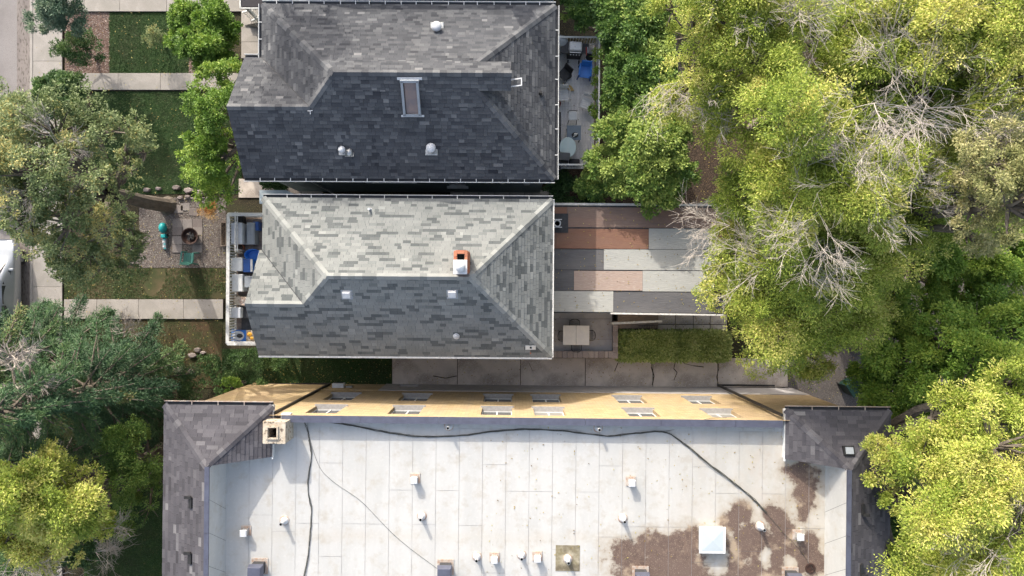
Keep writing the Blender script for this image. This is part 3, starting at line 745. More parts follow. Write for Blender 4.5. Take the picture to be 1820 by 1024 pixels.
def box_vent(p, label, rx):
    t = thing('roof_vent', label, 'roof vent', p, 0, 'square white vents on the light roof')
    b = MB(); b.box((0, 0, .015), (.44, .42, .02), rx=rx); b.build('flashing', M['greyplastic'], t)
    b = MB(); b.box((0, 0, .1), (.34, .3, .15), rx=rx, taper=.85); b.build('hood', M['metal_white'], t, bevel=.015)
box_vent(h2m @ R2(617, 524), 'square white vent on the light roof nearer the street gable', ang)
box_vent(h2m @ R2(804, 523), 'square white vent on the light roof just below the brick chimney', ang)
t = thing('cone_vent', 'small pale blue cone flashing low on the light south slope', 'roof vent', h2m @ R2(811, 596))
b = MB(); b.lathe([(.17, -.08), (.12, .03), (.05, .1), (.04, .2), (.001, .22)], n=16); b.build('cone', M['litegrey'], t)
t = thing('plumbing_vent', 'stubby grey vent pipe near the gutter on the light north slope', 'vent pipe', h2m @ R2(658, 373))
b = MB(); b.lathe([(.09, -.06), (.05, .06), (.045, .3), (.001, .3)], n=14); b.build('pipe', M['litegrey'], t)
t = thing('exhaust_pipe', 'capped exhaust pipe leaving a rust streak at the south east hip of the light roof', 'vent pipe', h2m @ R2(943, 617))
b = MB(); b.box((0, -.02, .02), (.42, .2, .03), rx=ang); b.build('flashing', M['white'], t)
b = MB(); b.lathe([(.07, -.02), (.06, .3)], n=14); b.build('pipe', M['galv'], t)
b = MB(); b.lathe([(.045, .302), (.001, .303)], n=12); b.build('opening', M['hole'], t)
b = MB(); q = R2(943, 629)-R2(943, 617); b.bar((0, -.08, -.06), (q.x, q.y, q.z+.02), .05, .01); b.build('rust_streak', M['terracotta'], t)

# ---- flat rear roof with coloured sheets
ZP = 3.8
pr = thing('rear_addition', 'flat roofed rear addition patched with brown, grey and white roofing sheets', 'house addition', (6.5, 1.8, 0), rot2)
FP = Frame(pr)
c0 = FP(984, 366, ZP); c1 = FP(1287, 556, ZP)
b = MB(); b.box(((c0.x+c1.x)/2, (c0.y+c1.y)/2, (ZP-.1)/2), (c1.x-c0.x-.2, c0.y-c1.y-.2, ZP-.1)); b.build('wall', M['siding_blue'], pr)
b = MB(); b.box(((c0.x+c1.x)/2, (c0.y+c1.y)/2, ZP-.06), (c1.x-c0.x+.1, c0.y-c1.y+.1, .1)); rp = b.build('flat_roof', M['charcoal'], pr)
SH = {'brown': mat('brown_roll_roofing', (0.240, 0.132, 0.092), (0.200, 0.108, 0.080), 5, .9, .6, 9, stretch=(.5, 3, 1), big=(0.216, 0.128, 0.096)),
      'dkbrown': mat('faded_brown_roll_roofing', (0.217, 0.162, 0.140), (0.178, 0.132, 0.115), 5, .9, .6, 9, stretch=(.5, 3, 1), big=(0.246, 0.162, 0.132)),
      'slate': mat('dark_slate_roll_roofing', (.125, .125, .135), (.105, .105, .112), 5, .9, .6, 9, stretch=(.5, 3, 1), big=(.15, .148, .152)),
      'pale': mat('pale_grey_roll_roofing', (0.437, 0.441, 0.420), (0.361, 0.370, 0.357), 5, .85, .6, 9, stretch=(.5, 3, 1), big=(0.378, 0.386, 0.370), speck=(0.370, 0.370, 0.353), speckscale=20),
      'pink': mat('pinkish_roll_roofing', (0.391, 0.306, 0.264), (0.348, 0.272, 0.238), 5, .9, .6, 9, stretch=(.5, 3, 1), speck=(0.425, 0.357, 0.315), speckscale=12)}
sheets = [(984, 368, 1008, 386, 'brown'), (1008, 368, 1286, 406, 'dkbrown'), (984, 406, 1153, 443, 'brown'), (1153, 406, 1273, 444, 'pale'), (1273, 406, 1290, 458, 'brown'),
          (984, 443, 1073, 480, 'slate'), (1073, 443, 1275, 481, 'pale'), (984, 480, 1020, 517, 'slate'), (1020, 481, 1142, 517, 'pink'),
          (1142, 481, 1270, 519, 'pale'), (984, 517, 1090, 555, 'pale'), (1090, 519, 1270, 557, 'slate'), (984, 386, 1008, 406, 'brown')]
for k, (xa, ya, xb, yb, cn) in enumerate(sheets):
    a = FP(xa, ya, ZP); c = FP(xb, yb, ZP); b = MB()
    b.box(((a.x+c.x)/2, (a.y+c.y)/2, 0), (c.x-a.x-.015, a.y-c.y-.012, .012)); b.build('roofing_sheet', SH[cn], rp, loc=(0, 0, ZP+.004+.002*(k % 3)))
b = MB(); b.bar((c0.x, c0.y+.08, ZP-.02), (c1.x, c0.y+.08, ZP-.02), .1, .09); b.build('gutter', M['weathered_white'], pr)
b = MB(); b.bar((FP(1085, 558, ZP).x, c1.y-.06, ZP-.01), (c1.x, c1.y-.1, ZP-.01), .07, .07); b.build('edge_trim', M['weathered_white'], pr)
t = thing('flue_vent', 'round flue pipe on a dark square patch at the edge of the flat roof', 'flue', W(990, 398, ZP+.02))
b = MB(); q = W(993, 396, ZP)-W(990, 398, ZP); b.box((.12, .03, .01), (.75, .85, .02)); b.build('patch', M['charcoal'], t)
b = MB(); b.lathe([(.16, .02), (.16, .3), (.115, .3), (.115, .05)], n=24); b.build('pipe', M['galv'], t)
b = MB(); b.box((0, .17, .26), (.4, .03, .03)); b.box((0, -.17, .26), (.4, .03, .03)); b.build('bracket', M['metal_white'], t)
b = MB(); b.lathe([(.11, .06), (.001, .061)], n=18); b.build('opening', M['hole'], t)
t = thing('ladder_bracket', 'white angled bracket standing on the north edge of the flat roof', 'bracket', W(1252, 364, ZP))
b = MB(); b.bar((0, 0, 0), (0, .12, .5), .05, .04); b.bar((0, .12, .5), (-.35, 0, .05), .04, .03); b.build('frame', M['metal_white'], t)

# ---- patio with table, low wall and steps
pt = thing('patio', 'raised concrete patio with a low stone topped wall beside the driveway', 'patio', W(1040, 595, .9)-Vector((0, 0, .9)))
FT = Frame(pt); ZT = .9
a = FT(978, 556, ZT); c = FT(1090, 630, ZT)
b = MB(); b.box(((a.x+c.x)/2, (a.y+c.y)/2, (ZT-.03)/2), (c.x-a.x, a.y-c.y, ZT-.03)); b.build('base', M['grout'], pt)
xs = [978, 1088]; ys = [556, 567, 603, 628]
for j in range(3):
    p_ = FT(xs[0], ys[j], ZT); q_ = FT(xs[1], ys[j+1], ZT); b = MB(); b.box(((p_.x+q_.x)/2, (p_.y+q_.y)/2, ZT-.02), (q_.x-p_.x-.012, p_.y-q_.y-.012, .05))
    b.build('slab', M['paver'] if False else M['foundation'], pt, bevel=.006)
ZW = 1.25
wl = MB(); p_ = FT(1089, 571, ZW); q_ = FT(1098, 636, ZW); r_ = FT(980, 624, ZW); s_ = FT(1098, 636, ZW)
wl.box(((p_.x+q_.x)/2, (p_.y+q_.y)/2, ZW/2), (q_.x-p_.x-.06, p_.y-q_.y-.02, ZW)); wl.box(((r_.x+p_.x)/2, (r_.y+s_.y)/2, ZW/2), (p_.x-r_.x, r_.y-s_.y-.06, ZW)); wl.build('low_wall', M['foundation'], pt)
y = p_.y
while y > q_.y+.1:
    L = random.uniform(.16, .3); b = MB(); b.box(((p_.x+q_.x)/2, y-L/2, ZW+.03), (q_.x-p_.x, L-.015, .07), tone=random.uniform(.4, 1)); b.build('stone', M['stone'], pt, bevel=.01); y -= L
x = r_.x
while x < p_.x-.1:
    L = random.uniform(.18, .34); b = MB(); b.box((x+L/2, (r_.y+s_.y)/2, ZW+.03), (L-.015, r_.y-s_.y, .07), tone=random.uniform(.35, 1)); b.build('stone', M['stone'], pt, bevel=.012); x += L
# steps down to the garden
for k in range(7):
    z = ZT-.13*(k+1)+.0; p_ = FT(1098+k*12, 552, max(z, .02)); q_ = FT(1110+k*12, 584, max(z, .02)); b = MB()
    if z < .04: break
    b.box(((p_.x+q_.x)/2, (p_.y+q_.y)/2, z/2), (q_.x-p_.x, p_.y-q_.y, z)); b.build('step', M['wood'], pt)
hr = thing('handrail', 'white wooden handrail sloping down beside the patio steps', 'handrail', W(1090, 574, 0))
FH = Frame(hr); b = MB(); b.bar(FH(1087, 575, 1.75), FH(1176, 571, 1.0), .1, .06); b.build('rail', M['weathered_white'], hr)
for t_ in (0.05, .5, .97):
    q = FH(1087, 575, 1.75).lerp(FH(1176, 571, 1.0), t_); b = MB(); b.bar((q.x, q.y, 0), (q.x, q.y, q.z-.03), .05, .05); b.build('post', M['weathered_white'], hr)
gr = thing('metal_grille', 'rusty metal grating leaning below the handrail next to the hedge', 'grille', W(1130, 585, 0))
b = MB()
for i in range(17): b.bar((-.95+.12*i, -.22, .05), (-.95+.12*i, .2, .42), .014, .014)
for j in range(3): b.bar((-1, -.2+.2*j, .07+.18*j), (1, -.2+.2*j, .07+.18*j), .016, .016)
b.build('bars', M['black'], gr)
slabs('garden_path', px_cells([1168, 1200, 1232, 1262, 1292], [559, 577, 595]), .03, M['drive'], part='paver', gap=.03)

# ------------------------------------------------------------------ apartment building
rot3 = -math.radians(.6)
ap = thing('apartment_building', 'yellow brick apartment building with a stained white flat roof', 'apartment building', (0, -4.86, 0), rot3)
FA = Frame(ap); apm = Matrix.Translation(ap.location) @ Matrix.Rotation(rot3, 4, 'Z')
ZF, ZPAR = 8.1, 8.45
XL, XRr = -12.9, 13.9; YB = -18
holes = []
for px, py in ((580, 728), (722, 729), (883, 730), (976, 731), (1140, 733), (1283, 736)):
    x = FA(px, py, 7.1).x; holes.append((x-.6, x+.6, 6.35, 7.9))
for px, py in ((607, 704), (737, 705), (885, 707), (971, 708), (1120, 711), (1247, 714)):
    x = FA(px, py, 4.0).x; holes.append((x-.62, x+.62, 3.15, 4.85))
b = MB(); wall_holes(b, XL, XRr, 2.1, ZPAR, lambda u, d, z: (u, -d, z), holes, .2)
b.quad((XL, 0, 0), (XL, YB, 0), (XL, YB, 8.3), (XL, 0, 8.3)); b.quad((XRr, 0, 0), (XRr, YB, 0), (XRr, YB, 8.3), (XRr, 0, 8.3)); b.quad((XL, YB, 0), (XRr, YB, 0), (XRr, YB, 8.3), (XL, YB, 8.3))
xf = FA(680, 692, 1).x
b.quad((XL, 0, 0), (xf, 0, 0), (xf, 0, 2.1), (XL, 0, 2.1))
b.build('wall', M['siding_yellow'], ap)
b = MB(); bh = (FA(706, 687, 1).x, FA(741, 687, 1).x, .25, 1.0)
wall_holes(b, xf, XRr, 0, 2.1, lambda u, d, z: (u, .03-d, z), [bh], .2); b.quad((xf, .03, 2.1), (XRr, .03, 2.1), (XRr, 0, 2.1), (xf, 0, 2.1)); b.quad((xf, .03, 0), (xf, .03, 2.1), (xf, 0, 2.1), (xf, 0, 0))
b.build('foundation', M['foundation'], ap)
window(ap, *bh, -.15, M['white'], n=2)
for k, hh in enumerate(holes):
    fo = window(ap, *hh, -.17, M['white'], blind=(k in (3, 5)))
    s = MB(); w = hh[1]-hh[0]; s.box((0, .11, -.02), (w+.14, .26, .07)); s.build('sill', M['sill'], fo)
# masonry courses: thin projecting band above the foundation
b = MB(); b.box(((XL+xf)/2, .02, 2.1), (xf-XL, .04, .06)); b.build('band_course', M['siding_yellow'], ap)
# parapet cap in lengths
xs = [FA(p, 742, 8.5).x for p in (500, 640, 780, 905, 1041, 1175, 1308, 1392)]
for i in range(len(xs)-1):
    b = MB(); b.box(((xs[i]+xs[i+1])/2, -.12, ZPAR+.02), (xs[i+1]-xs[i]-.012, .26, .05)); b.build('parapet_cap', M['dark_metal'], ap)
b = MB(); b.box(((xs[0]+xs[-1])/2, -.13, (ZF+ZPAR)/2), (xs[-1]-xs[0], .2, ZPAR-ZF)); b.build('parapet', M['membrane'], ap)
# flat roof and its membrane sheets
b = MB(); b.quad((XL+.3, -.02, ZF-.012), (XRr-.3, -.02, ZF-.012), (XRr-.3, YB, ZF-.012), (XL+.3, YB, ZF-.012)); fr = b.build('flat_roof', M['foundation'], ap)
stains = [(1200, 985, 105, 38), (1125, 990, 40, 32), (1110, 980, 30, 26), (1160, 968, 34, 26), (1225, 960, 34, 26), (1330, 965, 50, 40), (1385, 990, 70, 45), (1375, 915, 20, 20), (1390, 940, 26, 40),
          (1318, 915, 22, 24), (1432, 866, 24, 38), (1428, 908, 11, 26), (1425, 840, 30, 22), (1250, 1015, 140, 36), (1440, 1000, 28, 26), (1300, 930, 22, 24), (1438, 970, 20, 30), (1150, 1015, 60, 30)]
clean = [(1275, 1000, 26, 34), (1405, 1005, 16, 20), (1360, 990, 14, 26)]
SL = [(FA(a_, b_, ZF), c_*(H-ZF)/F, d_*(H-ZF)/F) for a_, b_, c_, d_ in stains]; CLN = [(FA(a_, b_, ZF), c_*(H-ZF)/F, d_*(H-ZF)/F) for a_, b_, c_, d_ in clean]
def stain_at(x, y):
    v = -1
    for c_, rx, ry in SL:
        d = math.hypot((x-c_.x)/rx, (y-c_.y)/ry); v = max(v, 1.0-d*.62)
    for c_, rx, ry in CLN:
        d = math.hypot((x-c_.x)/rx, (y-c_.y)/ry); v = min(v, d*.5)
    return min(1, max(0, v+.14*mnoise.fractal(Vector((x*1.1, y*1.1, 2)), 1, 2, 3)))
def dirt_at(x, y, z=ZF):
    px = 910+x*F/(H-z); v = min(1, max(0, (px-1060)/380)); v2 = min(1, max(0, (-y-4.0)/4)); 
    g = min(1, max(0, 1-abs(-y-4.6)/.35))*.25
    return min(1, v*(.45+.5*v2)+g+.02)
def grid_sheet(xa, xb, ya, yb, fz, parent, name, step=.1, loc=(0, 0, 0)):
    nx = max(1, int(round((xb-xa)/step))); ny = max(1, int(round((ya-yb)/step)))
    vs = []; st = []; dt = []
    for j in range(ny+1):
        for i in range(nx+1):
            x = xa+(xb-xa)*i/nx; y = ya+(yb-ya)*j/ny; vs.append((x, y, fz(x, y))); st.append(stain_at(x, y)); dt.append(dirt_at(x, y))
    fs = [(j*(nx+1)+i, (j+1)*(nx+1)+i, (j+1)*(nx+1)+i+1, j*(nx+1)+i+1) for j in range(ny) for i in range(nx)]
    me = bpy.data.meshes.new(name); me.from_pydata(vs, [], fs); me.materials.append(M['membrane'])
    for nm, dd in (('stain', st), ('dirt', dt)):
        a_ = me.attributes.new(nm, 'FLOAT', 'POINT'); a_.data.foreach_set('value', dd)
    o = bpy.data.objects.new(name, me); COL.objects.link(o); o.parent = parent; o.location = loc; return o
xw0 = FA(402, 900, ZF).x; xe0 = FA(1466, 900, ZF).x
x = xw0-.02; pitch = 41.45*(H-ZF)/F; k = 0
YS = [-.25, YB]
while x < xe0-.05:
    xb = min(x+pitch, xe0+.02)
    # cross joints at irregular places so every strip is two or three lengths
    cuts = [-.25]; yy = -.25-random.choice((.25, 1.6, 2.6, 3.9)); 
    while yy > -11: cuts.append(yy); yy -= random.uniform(2.6, 4.6)
    cuts.append(-11.3)
    for j in range(len(cuts)-1):
        grid_sheet(x+.006, xb-.006, cuts[j]-.005, cuts[j+1]+.005, (lambda xx, yy_, x_=x: ZF+.006*(1-(xx-x_)/pitch)), fr, 'membrane_sheet', .12)
    x = xb; k += 1
b = MB(); b.quad((xw0, -11.29, ZF), (xe0, -11.29, ZF), (xe0, YB, ZF), (xw0, YB, ZF)); b.build('rear_membrane', M['membrane'], fr)
# narrow shaded strip of flashing sheets beside the parapet
x = FA(500, 755, ZF).x
while x < FA(1385, 755, ZF).x:
    L = random.uniform(.7, 1.3); b = MB(); b.box((x+L/2, -.36, ZF+.012), (L-.02, .24, .01)); b.build('flashing_sheet', M['membrane'], fr); x += L

M['olive_patch'] = mat('algae_stained_membrane', (.19, .165, .10), (.34, .31, .24), 3.5, .9, .3, 30, big=(.13, .11, .075), bigscale=2.2)
c = FA(1009, 992, ZF); b = MB(); b.box((c.x, c.y, ZF+.011), (.92, .98, .008)); b.build('stained_patch', M['olive_patch'], fr)
# corner roofs and side strips
ZEA = 8.35
def corner(pxw, pxe, pyn, side):
    A = FA(pxw, pyn, ZEA); B_ = FA(pxe, pyn, ZEA); hw = (B_.x-A.x)/2; xm = (A.x+B_.x)/2; sl = .5; zr = ZEA+hw*sl; ya = A.y-hw
    P = []; u = MB()
    def face(pts, up): u.poly(pts); shingle_face(pts, up, P, expo=.15, wid=.34, tonef=lambda rr, x, r: min(1, max(0, rr.gauss(.5, .15)+(.25 if rr.random() < .1 else 0))))
    face([(A.x, A.y, ZEA), (B_.x, A.y, ZEA), (xm, ya, zr)], (0, -1))
    ye = YB
    if side == 'w':
        face([(A.x, A.y, ZEA), (xm, ya, zr), (xm, -12.2, zr), (A.x, -12.2, ZEA)], (1, 0))
        face([(B_.x, A.y, ZEA), (B_.x, ya+.12, ZEA), (xm, ya, zr)], (-1, 0))
    else:
        face([(B_.x, A.y, ZEA), (xm, ya, zr), (xm, -12.2, zr), (B_.x, -12.2, ZEA)], (-1, 0))
        face([(A.x, A.y, ZEA), (A.x, ya+.12, ZEA), (xm, ya, zr)], (1, 0))
    xo = A.x if side == 'w' else B_.x; xi = B_.x if side == 'w' else A.x
    # sides and soffits
    u.quad((A.x, A.y, ZEA), (B_.x, A.y, ZEA), (B_.x, A.y, ZEA-.14), (A.x, A.y, ZEA-.14)); u.quad((xo, A.y, ZEA), (xo, YB, ZEA), (xo, YB, ZEA-.14), (xo, A.y, ZEA-.14))
    s_ = 1 if side == 'w' else -1
    u.quad((A.x, A.y, ZEA-.14), (B_.x, A.y, ZEA-.14), (B_.x, 0.0-.0, ZEA-.14), (A.x, 0, ZEA-.14)); u.quad((xo, A.y, ZEA-.14), (xo+s_*.6, A.y, ZEA-.14), (xo+s_*.6, YB, ZEA-.14), (xo, YB, ZEA-.14))
    u.quad((xo, -12.2, ZEA), (xm, -12.2, zr), (xm, YB, zr), (xo, YB, ZEA))
    o = u.build('corner_roof', M['charcoal'], ap); emit_shingles(P, M['shingle_mid'], o, 140)
    g = MB(); g.quad((xi, A.y, ZEA), (xi, ya+.12, ZEA), (xi, ya+.12, ZF-.01), (xi, A.y, ZF-.01)); g.poly([(xi, ya+.12, ZEA), (xm, ya, zr), (xm, ya, ZF-.01), (xi, ya+.12, ZF-.01)])
    g.box((xi-s_*.0, (A.y+ya)/2+.03, ZEA-.05), (.05, A.y-ya, .1)); g.build('corner_fascia', M['white'], ap)
    def nn(v): return Vector(v).normalized()
    N, E_, Wt = nn((0, 1, -sl)), nn((1, 0, -sl)), nn((-1, 0, -sl))
    def across(p, q, d1, d2):
        ln = (Vector(q)-Vector(p)).normalized(); return [(d1-ln*d1.dot(ln)).normalized(), (d2-ln*d2.dot(ln)).normalized()]
    for p, q, d1, d2 in (((A.x, A.y, ZEA), (xm, ya, zr), N, Wt), ((B_.x, A.y, ZEA), (xm, ya, zr), N, E_)): ridge_caps(p, q, M['shingle_mid'], o, across(p, q, d1, d2), w=.14)
    # dark cap along the strip and the white inner slope
    y = ya
    while y > -12:
        L = 2.4; b = MB(); b.box((xm+s_*.06, y-L/2, zr+.03), (.17, L-.012, .05)); b.build('ridge_cap', M['dark_metal'], ap); y -= L
    xb = xw0 if side == 'w' else xe0; xt = xm+s_*.13
    y = ya+.0; yend = -11.4
    while y > yend:
        L = 1.2
        vs = [(xt, y, zr), (xt, y-L+.008, zr), (xb, y-L+.008, ZF+.004), (xb, y, ZF+.004)]
        # seams run diagonally in the photograph: shear the sheet edges
        sh = .75
        vs = [(xt, y, zr), (xt, y-L+.012, zr), (xb, y-L+.012-sh, ZF+.004), (xb, y-sh, ZF+.004)]
        if y == ya: vs = [(xt, y, zr), (xt, y-L+.012, zr), (xb, y-L+.012-sh, ZF+.004), (xb, y, ZF+.004)]
        b = MB(); b.add(vs, [(0, 1, 2, 3)]); b.build('slope_sheet', M['membrane'], ap); y -= L
    b = MB(); b.quad((xt-s_*.01, ya, zr-.01), (xt-s_*.01, YB, zr-.01), (xb-s_*.01, YB, ZF-.01), (xb-s_*.01, ya, ZF-.01)); b.build('slope_base', M['charcoal'], ap)
    # black-brown gutters with hangers
    gutter(ap, (A.x, A.y, ZEA), (B_.x, A.y, ZEA), (0, 1, 0), M['weathered_white'] if False else M['rusty'], hanger_gap=.85)
    return xm, zr, ya
cw = corner(292, 485, 719, 'w'); ce = corner(1396, 1583, 728, 'e')

# chimney on the apartment roof
cc = apm @ FA(487, 769, 9.0)
t = thing('chimney', 'square cream rendered chimney with one deep flue at the roof corner', 'chimney', (cc.x, cc.y, ZF), rot3)
b = MB(); hc = .85
for dx, dy, sx, sy in ((-.33, 0, .2, .78), (.3, 0, .26, .78), (-.03, .31, .4, .16), (-.03, -.31, .4, .16)): b.box((dx, dy, hc/2), (sx, sy, hc))
b.build('stack', M['cream'], t)
b = MB()
for dx, dy, sx, sy in ((-.31, 0, .2, .84), (.27, 0, .32, .84), (-.05, .31, .32, .2), (-.05, -.31, .32, .2)): b.box((dx, dy, hc+.03), (sx, sy, .07))
b.build('crown', M['cream'], t, bevel=.02)
b = MB(); b.box((-.05, 0, .2), (.36, .5, .02)); b.build('flue_bottom', M['hole'], t)
b = MB(); b.box((-.05, .01, hc+.07), (.40, .46, .04)); 
t2 = MB(); 
for dx, dy, sx, sy in ((-.24, 0, .05, .46), (.14, 0, .05, .46), (-.05, .21, .34, .05), (-.05, -.21, .34, .05)): t2.box((dx, dy, hc+.09), (sx, sy, .07))
t2.build('flue_rim', M['cream'], t)
b = MB(); b.box((.2, .48, .12), (.36, .18, .24)); b.build('side_block', M['litegrey'], t)

# roof furniture
def cone_vent(tmpl, p, rz, label, tall=1.0):
    return copy_tree(tmpl, p, rz, label, (1, 1, tall))
pv = thing('pipe_vent', 'white pipe vent casting a long thin shadow beside the west shade of the white roof', 'vent pipe', apm @ FA(506, 925, ZF), 2.4, 'pipe vents on the white roof')
b = MB(); b.lathe([(.19, .008), (.17, .03), (.001, .035)], n=24); b.build('collar', M['rusty'], pv)
b = MB(); b.lathe([(.15, .02), (.11, .1), (.075, .16), (.055, .42)], n=20); b.build('pipe', M['metal_white'], pv, smooth=False)
b = MB(); b.tube([(0, 0, .4), (0, 0, .455)], .062, 16); b.build('rim', M['galv'], pv)
b = MB(); b.lathe([(.045, .457), (.001, .4571)], n=14); b.build('opening', M['hole'], pv)
vents = [(798, 757, 'pipe vent against the parapet left of the middle of the yellow wall'), (1063, 760, 'pipe vent against the parapet right of the middle of the yellow wall'),
         (750, 917, 'pipe vent standing alone below the rust tinted box vent'), (1107, 921, 'pipe vent just above the left edge of the big brown stain'),
         (848, 989, 'lower left pipe vent paired with a small box vent'), (927, 986, 'pipe vent immediately left of the right box vent of the bottom row'),
         (1351, 935, 'pipe vent standing where the thick cable ends in the stain')]
for px, py, lb in vents: copy_tree(pv, apm @ FA(px, py, ZF), random.uniform(0, 6), lb)
st_ = copy_tree(pv, apm @ FA(1009, 993, ZF), 1.0, 'pipe vent centred on a small square olive stain')
bv = thing('box_vent', 'square vent with a shiny hood in the blue shade near the west slope', 'roof vent', apm @ FA(438, 943, ZF), rot3, 'small square vents on the white roof')
b = MB(); b.box((0, 0, .02), (.38, .38, .03)); b.build('curb', M['rusty'], bv, bevel=.01)
b = MB(); b.box((.0, 0, .16), (.2, .2, .28)); b.build('duct', M['galv'], bv)
b = MB(); b.box((0, 0, .33), (.27, .27, .07), taper=.85); b.build('hood', M['metal_white'], bv, bevel=.01)
for px, py, lb in ((738, 850, 'square vent on a rust tinted curb left of the centre of the white roof'), (1121, 855, 'square vent on a rust tinted curb right of the centre of the white roof'),
                   (879, 990, 'square vent in the bottom row beside the lower left pipe vent'), (955, 988, 'rightmost square vent of the bottom row on clean membrane'), (1417, 950, 'square vent at the east end beside the brown stain')):
    copy_tree(bv, apm @ FA(px, py, ZF), rot3, lb)
sk = thing('roof_hatch', 'large square pale skylight hatch sitting in the brown stain', 'skylight', apm @ FA(1266, 960, ZF+.3)*1, rot3); sk.location.z = ZF
b = MB(); b.box((0, 0, .14), (.9, .9, .28)); b.build('curb', M['galv'], sk)
b = MB(); b.box((0, 0, .31), (.99, .99, .06)); b.build('frame', M['white'], sk, bevel=.01)
b = MB(); d_ = .40; b.add([(-d_, -d_, .342), (d_, -d_, .342), (d_, d_, .342), (-d_, d_, .342), (0, 0, .375)], [(0, 1, 4), (1, 2, 4), (2, 3, 4), (3, 0, 4)]); b.build('dome', M['dome'], sk)
hd = thing('hooded_exhaust', 'dark hooded exhaust box in the shade at the bottom left of the white roof', 'exhaust hood', apm @ FA(462, 1006, ZF), rot3+.0, 'dark hooded exhaust boxes at the bottom edge of the white roof')
b = MB(); b.box((0, 0, .015), (.62, .6, .03)); b.build('base', M['rusty'], hd)
b = MB(); b.box((0, -.02, .2), (.42, .42, .4)); b.build('box', M['charcoal'], hd)
b = MB(); b.box((0, -.08, .5), (.56, .62, .26), taper=.86); b.build('hood', M['dark_metal'], hd, bevel=.02)
for px, py, lb in ((792, 1008, 'dark hooded exhaust box where the thin wire ends'), (1138, 1020, 'dark hooded exhaust box at the bottom of the brown stain'), (1404, 1022, 'dark hooded exhaust box at the bottom right beside the drain')):
    copy_tree(hd, apm @ FA(px, py, ZF), rot3, lb)
t = thing('roof_drain', 'round rusty roof drain ring in the bottom right stain', 'roof drain', apm @ FA(1440, 1010, ZF))
b = MB(); b.lathe([(.2, .01), (.19, .04), (.13, .04), (.12, .012)], n=24); b.build('ring', M['rustpot'], t)
# low slanted vents on the shingle strips
def slope_pt(px, py, s):
    xm, zr, ya = cw if s == 'w' else ce; z = 8.8
    for _ in range(20):
        p_ = FA(px, py, z); z = zr-.5*abs(p_.x-xm)
    return apm @ FA(px, py, z)
sv = thing('attic_vent', 'black attic vent on the west shingle strip, the upper one', 'roof vent', slope_pt(340, 893, 'w'), rot3, 'low attic vents on the shingle strips')
b = MB(); b.box((0, 0, .03), (.13, .4, .1), ry=-.35); b.build('housing', M['black'], sv)
b = MB(); b.box((-.1, .2, .08), (.24, .1, .06)); b.build('hood', M['black'], sv)
copy_tree(sv, slope_pt(339, 992, 'w'), rot3, 'black attic vent on the west shingle strip, the lower one')
q = copy_tree(sv, slope_pt(1533, 905, 'e'), math.pi, 'black attic vent on the east shingle strip beneath the overhanging branch')
copy_tree(sv, slope_pt(1530, 1012, 'e'), math.pi, 'black attic vent at the bottom of the east shingle strip')
t = thing('box_vent', 'dark framed square vent on the east corner roof', 'roof vent', apm @ FA(1508, 801, 9.1), rot3)
b = MB(); b.box((0, 0, .0), (.38, .34, .16), ry=0, rx=-.3); b.build('frame', M['black'], t)
b = MB(); b.box((0, .02, .085), (.28, .24, .03), rx=-.3); b.build('lid', M['greyplastic'], t)

# cables lying on the roof
def cable(name, pts, r, label, z=ZF+.03, wob=.012, strands=1):
    P = [apm @ FA(x, y, zz) for x, y, zz in [(p[0], p[1], p[2] if len(p) > 2 else z) for p in pts]]
    b = MB(); fine = []
    for i in range(len(P)-1):
        p0 = P[max(i-1, 0)]; p1 = P[i]; p2 = P[i+1]; p3 = P[min(i+2, len(P)-1)]
        for k in range(6):
            t = k/6; fine.append(.5*((2*p1)+(p2-p0)*t+(2*p0-5*p1+4*p2-p3)*t*t+(3*p1-p0-3*p2+p3)*t*t*t))
    fine.append(P[-1])
    r *= .72
    for s in range(strands):
        f2 = [q+Vector((random.uniform(-1, 1)*wob+math.sin(i*.35+s*2)*wob*1.6, random.uniform(-1, 1)*wob+math.cos(i*.27+s*2)*wob*1.6, s*.01)) for i, q in enumerate(fine)]
        b.tube(f2, r, 6)
    o = b.build(name, M['cable'], label=label, cat='cable'); return o
o = cable('roof_cable', [(535, 742, 8.5), (545, 748, 8.15), (600, 752), (660, 763), (710, 772), (760, 776), (820, 774), (885, 766), (940, 763), (1000, 766), (1060, 773), (1085, 775), (1130, 770), (1180, 768), (1215, 788), (1260, 825), (1300, 855), (1340, 888), (1362, 912)], .018,
      'thick black bundled cable sagging across the top of the white roof', strands=3)
cable('roof_cable', [(538, 745, 8.5), (547, 765), (550, 782), (553, 810), (548, 850), (549, 880), (553, 905), (551, 950), (549, 980), (540, 1026)], .018, 'thick black cable running down the west part of the white roof', strands=2)
cable('thin_wire', [(548, 770), (556, 800), (572, 836), (600, 862), (640, 890), (675, 925), (703, 953), (735, 980), (779, 1012)], .008, 'thin dark wire curving from the cable to a hooded exhaust box', wob=.003)
cable('thin_wire', [(1184, 767), (1225, 757), (1255, 745, 8.52), (1292, 742, 8.5)], .01, 'short wire crossing the parapet near the east downspout', wob=.004)
cable('thin_wire', [(1362, 912), (1390, 945), (1420, 975), (1455, 1026)], .009, 'thin wire continuing through the brown stain to the bottom edge', wob=.006)
